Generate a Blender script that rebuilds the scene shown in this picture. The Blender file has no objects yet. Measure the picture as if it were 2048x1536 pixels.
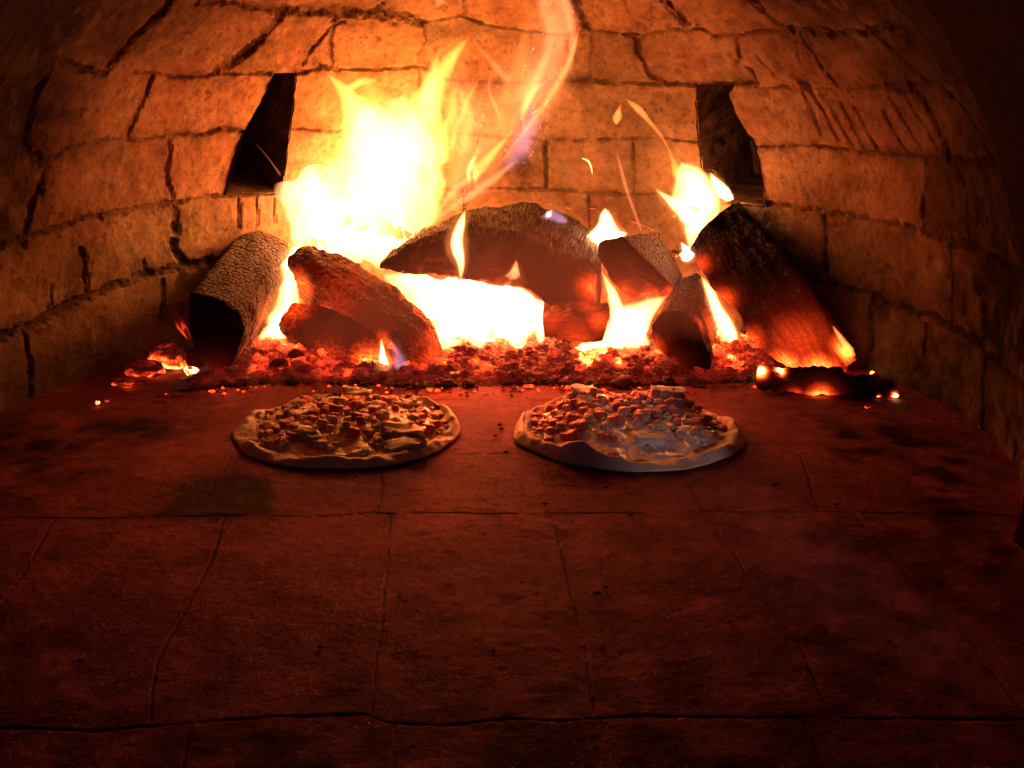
import bpy, bmesh, math, random
import numpy as np
from mathutils import Vector, Matrix

random.seed(7)
rng = np.random.default_rng(11)
SC = bpy.context.scene
COL = SC.collection
h = 0.36                       # camera height above the oven floor, metres
PITCH = math.radians(15.7)
FPX = 1880.0                   # focal length in pixels of a 2048 px wide frame

# ------------------------------------------------------------------ camera maths
def ray(px, py):
    a, b = (px - 1024.0) / FPX, -(py - 768.0) / FPX
    c, s = math.cos(PITCH), math.sin(PITCH)
    return np.array([a, c + b * s, -s + b * c])
def P(px, py, d):              # the point seen at (px, py) whose distance into the oven is d camera heights
    r = ray(px, py)
    return np.array([0, 0, h]) + r * (d * h / r[1])
def floor_at(px, py, z=0.0):
    r = ray(px, py)
    return np.array([0, 0, h]) + r * ((z - h) / r[2])
def pxscale(d):                # metres per pixel at that distance
    return d * h / FPX * 1.0
def project(V):
    c, s = math.cos(PITCH), math.sin(PITCH)
    x, y, z = V[:, 0], V[:, 1], V[:, 2] - h
    dep = np.maximum(y * c - z * s, 1e-4)
    up = y * s + z * c
    return 1024 + FPX * x / dep, 768 - FPX * up / dep

# ------------------------------------------------------------------ noise
def _hash(i, j, k):
    n = (i * 374761393 + j * 668265263 + k * 1274126177) & 0x7fffffff
    n = ((n ^ (n >> 13)) * 1103515245) & 0x7fffffff
    n = ((n ^ (n >> 15)) * 12345677) & 0x7fffffff
    return ((n ^ (n >> 16)) & 0xffff) / 32767.5 - 1.0
def vnoise(p):
    p = np.asarray(p, dtype=np.float64)
    i = np.floor(p).astype(np.int64)
    f = p - i
    f = f * f * f * (f * (f * 6 - 15) + 10)
    x, y, z = i[:, 0], i[:, 1], i[:, 2]
    out = 0
    for dx in (0, 1):
        wx = f[:, 0] if dx else 1 - f[:, 0]
        for dy in (0, 1):
            wy = f[:, 1] if dy else 1 - f[:, 1]
            for dz in (0, 1):
                wz = f[:, 2] if dz else 1 - f[:, 2]
                out = out + wx * wy * wz * _hash(x + dx, y + dy, z + dz)
    return out
def fbm(p, octv=4, gain=0.5):
    p = np.asarray(p, dtype=np.float64)
    a, o, t = 1.0, 0, 0
    for k in range(octv):
        o = o + a * vnoise(p * (2.03 ** k) + 17.3 * k)
        t += a
        a *= gain
    return o / t
def sstep(a, b, x):
    t = np.clip((x - a) / (b - a), 0, 1)
    return t * t * (3 - 2 * t)

# ------------------------------------------------------------------ mesh helpers
def new_obj(name, verts, faces, mat=None, parent=None, smooth=True, loc=None):
    me = bpy.data.meshes.new(name)
    verts = np.asarray(verts, dtype=np.float64)
    if loc is not None:
        verts = verts - np.asarray(loc)
    if isinstance(faces, np.ndarray) and faces.ndim == 2:
        n, k = faces.shape
        me.vertices.add(len(verts)); me.vertices.foreach_set('co', verts.astype(np.float32).ravel())
        me.loops.add(n * k); me.loops.foreach_set('vertex_index', faces.astype(np.int32).ravel())
        me.polygons.add(n)
        me.polygons.foreach_set('loop_start', np.arange(0, n * k, k, dtype=np.int32))
        me.update(calc_edges=True)
        me.validate()
    else:
        me.from_pydata([tuple(v) for v in verts], [], [tuple(f) for f in faces])
        me.update()
    if smooth:
        me.polygons.foreach_set('use_smooth', np.ones(len(me.polygons), dtype=bool))
    o = bpy.data.objects.new(name, me)
    COL.objects.link(o)
    if mat is not None:
        me.materials.append(mat)
    if loc is not None:
        o.location = tuple(loc)
    if parent is not None:
        o.parent = parent
    return o
def add_float(o, name, vals):
    a = o.data.attributes.new(name, 'FLOAT', 'POINT')
    a.data.foreach_set('value', np.asarray(vals, dtype=np.float32))
def add_color(o, name, rgb):
    a = o.data.attributes.new(name, 'FLOAT_COLOR', 'POINT')
    c = np.ones((len(rgb), 4), dtype=np.float32); c[:, :3] = rgb
    a.data.foreach_set('color', c.ravel())
def add_vec(o, name, v):
    a = o.data.attributes.new(name, 'FLOAT_VECTOR', 'POINT')
    a.data.foreach_set('vector', np.asarray(v, dtype=np.float32).ravel())
def tag(o, label=None, cat=None, group=None, kind=None):
    if label: o['label'] = label
    if cat: o['category'] = cat
    if group: o['group'] = group
    if kind: o['kind'] = kind
    return o
def empty(name, loc):
    o = bpy.data.objects.new(name, None)
    COL.objects.link(o); o.location = tuple(loc)
    o.empty_display_size = 0.03
    return o
def grid_faces(nu, nv, close_u=False):
    i = np.arange(nu if close_u else nu - 1)
    j = np.arange(nv - 1)
    I, J = np.meshgrid(i, j, indexing='ij')
    I2 = (I + 1) % nu
    return np.stack([I * nv + J, I2 * nv + J, I2 * nv + J + 1, I * nv + J + 1], -1).reshape(-1, 4)

# ------------------------------------------------------------------ materials
def mat(name):
    m = bpy.data.materials.new(name); m.use_nodes = True
    nt = m.node_tree
    for n in list(nt.nodes): nt.nodes.remove(n)
    out = nt.nodes.new('ShaderNodeOutputMaterial')
    return m, nt, out
def N(nt, t, **kw):
    n = nt.nodes.new(t)
    for k, v in kw.items():
        if k in n.inputs.keys(): n.inputs[k].default_value = v
        else: setattr(n, k, v)
    return n
def L(nt, a, b): nt.links.new(a, b)
def math_n(nt, op, a, b=None):
    n = nt.nodes.new('ShaderNodeMath'); n.operation = op
    for i, v in enumerate((a, b)):
        if v is None: continue
        if hasattr(v, 'links'): nt.links.new(v, n.inputs[i])
        else: n.inputs[i].default_value = v
    return n.outputs[0]
def ramp(nt, fac, stops):
    r = nt.nodes.new('ShaderNodeValToRGB')
    el = r.color_ramp.elements
    while len(el) < len(stops): el.new(0.5)
    for e, (p, c) in zip(el, stops):
        e.position = p; e.color = (*c, 1) if len(c) == 3 else c
    nt.links.new(fac, r.inputs[0])
    return r.outputs[0]

def masonry_material(name, rough=0.9, spec=0.15, fine=420.0, bump=0.5):
    m, nt, out = mat(name)
    b = N(nt, 'ShaderNodeBsdfPrincipled', Roughness=rough)
    b.inputs['Specular IOR Level'].default_value = spec
    at = N(nt, 'ShaderNodeAttribute', attribute_name='tint')
    tc = N(nt, 'ShaderNodeTexCoord')
    n1 = N(nt, 'ShaderNodeTexNoise', Scale=fine, Detail=4.0, Roughness=0.7); L(nt, tc.outputs['Object'], n1.inputs['Vector'])
    n2 = N(nt, 'ShaderNodeTexNoise', Scale=fine * 0.22, Detail=5.0, Roughness=0.65); L(nt, tc.outputs['Object'], n2.inputs['Vector'])
    f = math_n(nt, 'ADD', math_n(nt, 'MULTIPLY', n1.outputs['Fac'], 0.7), math_n(nt, 'MULTIPLY', n2.outputs['Fac'], 0.9))
    sp = ramp(nt, f, [(0.50, (0.35, 0.32, 0.30)), (0.70, (0.84, 0.83, 0.82)), (1.0, (1.2, 1.18, 1.12))])
    mx = N(nt, 'ShaderNodeMix', data_type='RGBA', blend_type='MULTIPLY'); mx.inputs['Factor'].default_value = 1.0
    L(nt, at.outputs['Color'], mx.inputs[6]); L(nt, sp, mx.inputs[7])
    L(nt, mx.outputs[2], b.inputs['Base Color'])
    bp = N(nt, 'ShaderNodeBump', Strength=bump, Distance=0.004)
    L(nt, f, bp.inputs['Height']); L(nt, bp.outputs[0], b.inputs['Normal'])
    L(nt, b.outputs[0], out.inputs['Surface'])
    return m

def char_material(name, plates=(30, 60), ash=0.13, dark=0.012, red=1.0, crack_emit=0.6, warp=0.25, blocks=None, relief=1.0):
    """Charred wood: dark plates between burnt cracks; glows where the 'heat' attribute says it burns."""
    m, nt, out = mat(name)
    b = N(nt, 'ShaderNodeBsdfPrincipled', Roughness=0.85)
    b.inputs['Specular IOR Level'].default_value = 0.25
    g = N(nt, 'ShaderNodeAttribute', attribute_name='grain')
    ht = N(nt, 'ShaderNodeAttribute', attribute_name='glow')
    bk = N(nt, 'ShaderNodeAttribute', attribute_name='bark')
    tc = N(nt, 'ShaderNodeTexCoord')
    wn = N(nt, 'ShaderNodeTexNoise', Scale=45.0, Detail=3.0); L(nt, tc.outputs['Object'], wn.inputs['Vector'])
    mp = N(nt, 'ShaderNodeMapping'); mp.inputs['Scale'].default_value = (plates[0], plates[1], 1)
    L(nt, g.outputs['Vector'], mp.inputs['Vector'])
    ad = N(nt, 'ShaderNodeMix', data_type='RGBA', blend_type='ADD'); ad.inputs['Factor'].default_value = warp
    L(nt, mp.outputs[0], ad.inputs[6]); L(nt, wn.outputs['Color'], ad.inputs[7])
    vo = N(nt, 'ShaderNodeTexVoronoi', feature='DISTANCE_TO_EDGE', Scale=1.0, Randomness=0.85); L(nt, ad.outputs[2], vo.inputs['Vector'])
    crack = ramp(nt, vo.outputs['Distance'], [(0.0, (0, 0, 0)), (0.11, (0.75, 0.75, 0.75)), (0.4, (1, 1, 1))])
    if blocks:
        sx = N(nt, 'ShaderNodeSeparateXYZ'); L(nt, g.outputs['Vector'], sx.inputs[0])
        w2 = N(nt, 'ShaderNodeTexNoise', Scale=34.0, Detail=5.0, Roughness=0.65); L(nt, tc.outputs['Object'], w2.inputs['Vector'])
        ws = N(nt, 'ShaderNodeSeparateColor'); L(nt, w2.outputs['Color'], ws.inputs[0])
        cx = N(nt, 'ShaderNodeCombineXYZ')
        L(nt, math_n(nt, 'ADD', math_n(nt, 'MULTIPLY', sx.outputs[1], blocks[0]), math_n(nt, 'MULTIPLY', ws.outputs[0], 1.0)), cx.inputs[0])
        L(nt, math_n(nt, 'ADD', math_n(nt, 'MULTIPLY', sx.outputs[0], blocks[1]), math_n(nt, 'MULTIPLY', ws.outputs[1], 0.75)), cx.inputs[1])
        bt = N(nt, 'ShaderNodeTexBrick'); bt.offset = 0.5
        bt.inputs['Scale'].default_value = 1.0; bt.inputs['Mortar Size'].default_value = 0.05; bt.inputs['Mortar Smooth'].default_value = 0.9
        L(nt, cx.outputs[0], bt.inputs['Vector'])
        crack = math_n(nt, 'MULTIPLY', math_n(nt, 'SUBTRACT', 1.0, bt.outputs['Fac']), math_n(nt, 'ADD', 0.72, math_n(nt, 'MULTIPLY', crack, 0.28)))
    gr = N(nt, 'ShaderNodeTexNoise', Scale=1.0, Detail=5.0, Roughness=0.65)
    mp2 = N(nt, 'ShaderNodeMapping'); mp2.inputs['Scale'].default_value = (14, 190, 1)
    L(nt, g.outputs['Vector'], mp2.inputs['Vector']); L(nt, mp2.outputs[0], gr.inputs['Vector'])
    fine = N(nt, 'ShaderNodeTexNoise', Scale=260.0, Detail=4.0, Roughness=0.7); L(nt, tc.outputs['Object'], fine.inputs['Vector'])
    # albedo
    k = math_n(nt, 'MULTIPLY', crack, math_n(nt, 'MULTIPLY', bk.outputs['Fac'], math_n(nt, 'ADD', 0.35, fine.outputs['Fac'])))
    smooth = math_n(nt, 'MULTIPLY', math_n(nt, 'POWER', gr.outputs['Fac'], 1.5), 0.16)
    k = math_n(nt, 'MAXIMUM', k, smooth)
    colr = ramp(nt, k, [(0.0, (dark * 0.5, dark * 0.45, dark * 0.4)), (0.12, (dark * 1.4, dark * 1.2, dark * 1.1)), (0.5, (ash * 0.6, ash * 0.52, ash * 0.44)), (1.0, (ash * 1.6, ash * 1.42, ash * 1.2))])
    L(nt, colr, b.inputs['Base Color'])
    hgt = math_n(nt, 'ADD', math_n(nt, 'MULTIPLY', crack, math_n(nt, 'MULTIPLY', bk.outputs['Fac'], relief)), math_n(nt, 'ADD', math_n(nt, 'MULTIPLY', gr.outputs['Fac'], 0.5), math_n(nt, 'MULTIPLY', fine.outputs['Fac'], 0.35)))
    bp = N(nt, 'ShaderNodeBump', Strength=0.9, Distance=0.008); L(nt, hgt, bp.inputs['Height']); L(nt, bp.outputs[0], b.inputs['Normal'])
    # glow
    cr = math_n(nt, 'SUBTRACT', 1.0, crack)
    var = math_n(nt, 'ADD', math_n(nt, 'MULTIPLY', math_n(nt, 'ADD', 0.45, gr.outputs['Fac']), 0.62), math_n(nt, 'ADD', math_n(nt, 'MULTIPLY', fine.outputs['Fac'], 0.5), math_n(nt, 'MULTIPLY', cr, crack_emit)))
    t = math_n(nt, 'MULTIPLY', ht.outputs['Fac'], var)
    ec = ramp(nt, t, [(0.0, (0.0, 0.0, 0.0)), (0.22, (0.10, 0.004, 0.001)), (0.5, (0.85, 0.045, 0.006)), (0.8, (1.0, 0.25, 0.03)), (1.0, (1.0, 0.6, 0.18))])
    L(nt, ec, b.inputs['Emission Color'])
    L(nt, math_n(nt, 'MULTIPLY', math_n(nt, 'ADD', 0.7, math_n(nt, 'MULTIPLY', math_n(nt, 'POWER', math_n(nt, 'MINIMUM', t, 1.4), 3.0), 5.0)), red), b.inputs['Emission Strength'])
    L(nt, b.outputs[0], out.inputs['Surface'])
    return m

def ember_material(name, gain=1.0, scale=90.0, ashy=0.10):
    """Glowing charcoal: heat attribute times a fine crackle; grey ash over it."""
    m, nt, out = mat(name)
    b = N(nt, 'ShaderNodeBsdfPrincipled', Roughness=0.95); b.inputs['Specular IOR Level'].default_value = 0.1
    ht = N(nt, 'ShaderNodeAttribute', attribute_name='glow')
    tc = N(nt, 'ShaderNodeTexCoord')
    n1 = N(nt, 'ShaderNodeTexNoise', Scale=scale, Detail=5.0, Roughness=0.7); L(nt, tc.outputs['Object'], n1.inputs['Vector'])
    n2 = N(nt, 'ShaderNodeTexNoise', Scale=scale * 3.3, Detail=4.0, Roughness=0.7); L(nt, tc.outputs['Object'], n2.inputs['Vector'])
    v = N(nt, 'ShaderNodeTexVoronoi', feature='DISTANCE_TO_EDGE', Scale=scale * 1.2); L(nt, tc.outputs['Object'], v.inputs['Vector'])
    ck = ramp(nt, v.outputs['Distance'], [(0.0, (1, 1, 1)), (0.14, (0.2, 0.2, 0.2)), (0.4, (0, 0, 0))])
    var = math_n(nt, 'ADD', math_n(nt, 'MULTIPLY', ramp(nt, n1.outputs['Fac'], [(0.30, (0.25, 0.25, 0.25)), (0.72, (1, 1, 1))]), 0.62),
                 math_n(nt, 'ADD', math_n(nt, 'MULTIPLY', n2.outputs['Fac'], 0.35), math_n(nt, 'MULTIPLY', ck, 0.06)))
    t = math_n(nt, 'MULTIPLY', ht.outputs['Fac'], var)
    ec = ramp(nt, t, [(0.0, (0.0, 0.0, 0.0)), (0.2, (0.10, 0.004, 0.002)), (0.45, (0.8, 0.04, 0.008)), (0.75, (1.0, 0.2, 0.03)), (1.0, (1.0, 0.55, 0.14))])
    L(nt, ec, b.inputs['Emission Color'])
    L(nt, math_n(nt, 'MULTIPLY', math_n(nt, 'ADD', 0.8, math_n(nt, 'MULTIPLY', math_n(nt, 'POWER', math_n(nt, 'MINIMUM', t, 1.5), 3.0), 7.0)), gain), b.inputs['Emission Strength'])
    base = ramp(nt, n2.outputs['Fac'], [(0.35, (0.012, 0.011, 0.01)), (0.55, (ashy * 0.5, ashy * 0.46, ashy * 0.43)), (0.75, (ashy * 1.6, ashy * 1.5, ashy * 1.4))])
    L(nt, base, b.inputs['Base Color'])
    bp = N(nt, 'ShaderNodeBump', Strength=0.8, Distance=0.004); L(nt, math_n(nt, 'ADD', n1.outputs['Fac'], n2.outputs['Fac']), bp.inputs['Height']); L(nt, bp.outputs[0], b.inputs['Normal'])
    L(nt, b.outputs[0], out.inputs['Surface'])
    return m

FLAME_CACHE = {}
def flame_material(color, k):
    key = (color, k)
    if key in FLAME_CACHE: return FLAME_CACHE[key]
    m, nt, out = mat('burning_gas')
    e = N(nt, 'ShaderNodeEmission', Color=(*color, 1), Strength=k)
    L(nt, e.outputs[0], out.inputs['Volume'])
    tr = N(nt, 'ShaderNodeBsdfTransparent', Color=(1, 1, 1, 1))
    e2 = N(nt, 'ShaderNodeEmission', Color=(*color, 1), Strength=0.01)
    ad = N(nt, 'ShaderNodeAddShader'); L(nt, tr.outputs[0], ad.inputs[0]); L(nt, e2.outputs[0], ad.inputs[1])
    L(nt, ad.outputs[0], out.inputs['Surface'])
    m.cycles.emission_sampling = 'NONE'
    FLAME_CACHE[key] = m
    return m

def food_material(name, c1, c2, rough=0.4, spec=0.5, scale=120.0, sss=0.1):
    m, nt, out = mat(name)
    b = N(nt, 'ShaderNodeBsdfPrincipled', Roughness=rough); b.inputs['Specular IOR Level'].default_value = spec
    tc = N(nt, 'ShaderNodeTexCoord')
    n = N(nt, 'ShaderNodeTexNoise', Scale=scale, Detail=4.0); L(nt, tc.outputs['Object'], n.inputs['Vector'])
    L(nt, ramp(nt, n.outputs['Fac'], [(0.3, c1), (0.7, c2)]), b.inputs['Base Color'])
    bp = N(nt, 'ShaderNodeBump', Strength=0.5, Distance=0.002); L(nt, n.outputs['Fac'], bp.inputs['Height']); L(nt, bp.outputs[0], b.inputs['Normal'])
    L(nt, b.outputs[0], out.inputs['Surface'])
    return m

M_WALL = masonry_material('sooty_firebrick', spec=0.02, fine=380, bump=0.45)
M_FLOOR = masonry_material('oven_floor_tile', rough=0.8, spec=0.07, fine=300, bump=0.35)

# ------------------------------------------------------------------ dome surface
CX, CY, RAD, HT, PW = -0.11 * h, 3.15 * h, 1.70 * h, 1.80 * h, 2.35
def prof_r(z): return RAD * np.power(np.maximum(1 - np.power(np.clip(z / HT, 0, 1), PW), 0), 1 / PW)
_zt = HT * np.sin(np.linspace(0, math.pi / 2, 4000)) ** 0.9
_rt = prof_r(_zt)
_st = np.concatenate([[0], np.cumsum(np.hypot(np.diff(_zt), np.diff(_rt)))])
def surf(theta, s):            # theta: 0 = straight back, + = right
    z = np.interp(s, _st, _zt); r = np.interp(s, _st, _rt)
    return np.stack([CX + r * np.sin(theta), CY + r * np.cos(theta), z], -1)
def wall_hit(px, py):
    r = ray(px, py)
    t = np.linspace(0.8 * h, 6.0 * h, 1800) / r[1]
    p = np.array([0, 0, h]) + r[None, :] * t[:, None]
    rr = np.hypot(p[:, 0] - CX, p[:, 1] - CY)
    inside = (rr < prof_r(p[:, 2])) & (p[:, 2] < HT)
    idx = np.where(inside)[0]
    q = p[min(idx[-1] + 1, len(p) - 1)] if len(idx) else p[-1]
    th = math.atan2(q[0] - CX, q[1] - CY)
    return th, float(np.interp(min(max(q[2], 0), HT), _zt, _st))

# joints and one shadow arc traced on the wall: (half width in px, roughness, darkness, points)
J = [
 (9, 1, 1, [(203,144),(237,97),(300,40),(328,15),(345,-20)]),
 (8, 1.6, .9, [(431,142),(475,119),(516,84),(550,40),(562,25)]),
 (6, 1.2, .9, [(400,4),(470,6),(525,15),(562,25)]),
 (3, .8, .8, [(265,147),(310,147),(353,156),(430,147),(540,143)]),
 (7, 1, 1, [(203,144),(160,140),(125,125),(100,118)]),
 (8, 1, .9, [(102,118),(75,175),(56,234),(45,290),(97,328)]),
 (3.5, 1, 1, [(262,281),(300,277),(337,273),(415,266),(450,255),(484,262)]),
 (4, 1.2, .7, [(262,281),(170,284),(125,300),(97,328)]),
 (3, 1, .8, [(310,147),(292,190),(275,225),(255,278)]),
 (4, 1, .8, [(337,273),(340,312),(333,340),(345,395)]),
 (3.5, 1, .8, [(362,402),(384,397),(447,391),(520,388),(562,386)]),
 (5, 1.4, .7, [(362,404),(281,416),(203,431),(125,450),(62,469),(0,490),(-60,510)]),
 (9, 1, 1, [(97,318),(84,369),(66,406),(47,462),(40,490)]),
 (7, 1.3, .9, [(344,405),(353,456),(347,494),(375,528)]),
 (8, 1.2, .9, [(-60,705),(0,675),(37,659),(94,628),(156,600),(219,575),(297,547),(375,528),(440,522)]),
 (7, 1, .9, [(160,500),(166,519),(172,590)]),
 (2, .8, .8, [(100,572),(100,619)]),
 (5, 1, .8, [(285,525),(289,545)]),
 (7, 1, .8, [(44,660),(50,700),(58,750),(60,800)]),
 (5, 1, .7, [(322,560),(322,640)]),
 (1.6, .4, 1, [(475,397),(475,455)]), (1.3, .4, .9, [(511,397),(511,450)]), (1.2, .4, .8, [(547,397),(547,445)]),
 # back wall
 (3, 1, .9, [(591,147),(620,143),(648,134),(670,139),(763,137),(829,131),(870,140)]),
 (6, 1, 1, [(640,134),(662,135)]),
 (2, 1, .8, [(870,140),(897,160),(1029,165),(1156,161)]),
 (2.5, .8, .9, [(604,128),(626,94),(663,53),(688,43)]),
 (2, .8, .7, [(663,128),(660,78),(667,50)]),
 (8, 1.8, .9, [(569,19),(622,28),(663,31),(710,19),(779,25),(829,38),(851,48)]),
 (2.5, 1, .8, [(851,48),(851,81),(838,105),(832,131)]),
 (4, 1, .9, [(919,31),(966,47),(1060,62),(1130,66),(1178,60)]),
 (3, 1, .8, [(851,45),(890,38),(919,31)]), (4, 1, .9, [(929,-20),(929,34)]),
 (7, .8, 1, [(1150,-15),(1155,14),(1178,59)]),
 (4, .9, .9, [(1178,60),(1237,66),(1281,73),(1328,60),(1406,60),(1434,71),(1487,67),(1516,60),(1575,62)]),
 (2.2, .8, .8, [(1181,75),(1184,110),(1180,150)]),
 (7, 1, .9, [(1275,75),(1278,103)]), (5, 1, .9, [(1278,103),(1300,144),(1328,163)]),
 (3.5, 1, 1, [(1150,162),(1181,155),(1200,164),(1328,165),(1390,167),(1470,165),(1516,161)]),
 (5, 1, 1, [(1168,160),(1190,157)]),
 (2.2, 1.2, .9, [(1469,70),(1484,112),(1478,122),(1509,141),(1516,158)]),
 (1.8, .6, .9, [(1516,109),(1556,155)]),
 (10, 1.6, .8, [(1325,-15),(1340,10),(1372,50)]),
 (7, 1.4, .9, [(1490,-15),(1520,15),(1556,48),(1572,62)]),
 (7, 1.6, .9, [(1575,60),(1602,62),(1667,66),(1740,60),(1800,50)]),
 (3, 1, .7, [(1602,72),(1645,125),(1683,170)]),
 (5, 1, .7, [(1740,62),(1790,100),(1845,150),(1862,168)]),
 (3, 1.4, .6, [(1516,172),(1580,172),(1627,175),(1720,175),(1777,178),(1860,168),(1930,165)]),
 (8, 1, 1, [(1604,160),(1618,164)]),
 (1.7, .3, 1, [(1608,183),(1645,268)]), (1.7, .3, 1, [(1625,183),(1678,280)]), (1.7, .3, 1, [(1642,181),(1710,296)]),
 (1.7, .3, 1, [(1683,208),(1730,296)]), (1.7, .3, 1, [(1709,212),(1758,300)]), (1.7, .3, 1, [(1768,220),(1815,306)]),
 (1.7, .3, 1, [(1781,195),(1848,312)]), (1.7, .3, .9, [(1818,203),(1877,300)]),
 (11, 1, .9, [(1777,177),(1812,176),(1845,190),(1870,231),(1895,281),(1897,312)]),  # dark shadow arc beside the scored brick, painted in as a wide joint
 (3, 1, 1, [(1511,292),(1627,291),(1705,299),(1800,308),(1848,315),(1905,318),(1990,322)]),
 (4.5, 1, .8, [(1849,319),(1855,359),(1849,425),(1850,452)]),
 (5, 1, .8, [(1908,312),(1927,359),(1936,415),(1945,490)]),
 (5, 1, .8, [(1880,165),(1920,205),(1985,300),(2000,330)]),
 (5, 1.3, .8, [(1530,409),(1590,414),(1652,424),(1736,438),(1830,456),(1877,474),(1955,497),(2048,550),(2110,590)]),
 (6, .8, 1, [(1649,430),(1652,480),(1651,545)]),
 (5, 1, .8, [(1906,484),(1911,560),(1908,640)]),
 (5, 1.2, .9, [(1600,552),(1627,560),(1749,587),(1783,606),(1877,634),(1939,672),(1970,694),(2020,740),(2110,820)]),
 (5, 1, .8, [(1749,594),(1745,681),(1728,750)]),
 (6, 1, .9, [(1980,706),(1972,800),(1968,890)]),
 (3, 1, .5, [(1855,645),(1850,710)]),
 (2.5, 1, .8, [(1040,276),(1090,281),(1219,278),(1310,277),(1400,284)]),
 (2.5, 1, .8, [(585,257),(640,260),(760,262),(900,268),(1040,276)]),
 (3, 1, .6, [(1000,378),(1094,380),(1220,388),(1312,387),(1405,395)]),
 (3, 1, .7, [(560,392),(700,384),(1000,378)]),
 (2, .7, .8, [(1266,285),(1270,384)]), (3.5, .7, .9, [(1092,283),(1096,378)]), (2, .7, .7, [(760,262),(758,384)]), (2, .7, .7, [(840,140),(842,264)]),
 (2.5, 1, .7, [(560,520),(800,505),(1100,500),(1400,510),(1610,552)]), (2.5, 1, .7, [(1180,390),(1180,502)]), (2.5, 1, .7, [(930,390),(930,502)]),
]
STAIN_SHADE = [(150,20,340,150,.80),(1700,80,220,95,.62),(170,745,210,85,.62),(250,300,160,120,.35),(1950,480,150,140,.6),(90,520,130,90,.35),(-20,-10,420,215,.99),(20,210,200,180,.95),(-20,380,150,180,.85),(2060,10,470,300,1.0),(1760,-30,330,120,.94),(2070,340,260,330,.98),(2060,620,260,240,.92),(1800,600,260,190,.58),(1900,760,210,180,.8),(2000,900,160,190,.88),(0,780,110,150,.55),(170,770,150,70,.45),  # sooty smears on the bricks, plus light falloff painted over sides and corners: (px, py, radius px along x, y, strength)
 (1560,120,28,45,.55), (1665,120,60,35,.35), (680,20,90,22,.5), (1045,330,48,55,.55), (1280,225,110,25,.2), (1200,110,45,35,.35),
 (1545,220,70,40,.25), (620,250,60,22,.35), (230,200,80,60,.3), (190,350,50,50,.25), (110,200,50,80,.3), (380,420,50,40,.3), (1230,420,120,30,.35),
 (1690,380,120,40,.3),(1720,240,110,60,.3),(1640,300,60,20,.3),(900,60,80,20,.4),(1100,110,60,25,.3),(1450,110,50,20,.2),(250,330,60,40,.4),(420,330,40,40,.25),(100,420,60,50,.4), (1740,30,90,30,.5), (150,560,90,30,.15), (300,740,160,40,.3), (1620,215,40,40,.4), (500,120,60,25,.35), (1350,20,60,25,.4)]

HOLES = [
 [(545,143),(590,144),(586,200),(577,265),(572,320),(562,385),(505,386),(450,387),(463,340),(480,270),(510,215),(538,165)],
 [(1393,168),(1472,168),(1460,188),(1475,225),(1500,270),(1517,300),(1524,350),(1532,408),(1470,405),(1415,400),(1404,330),(1400,285),(1396,220)],
]

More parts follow.
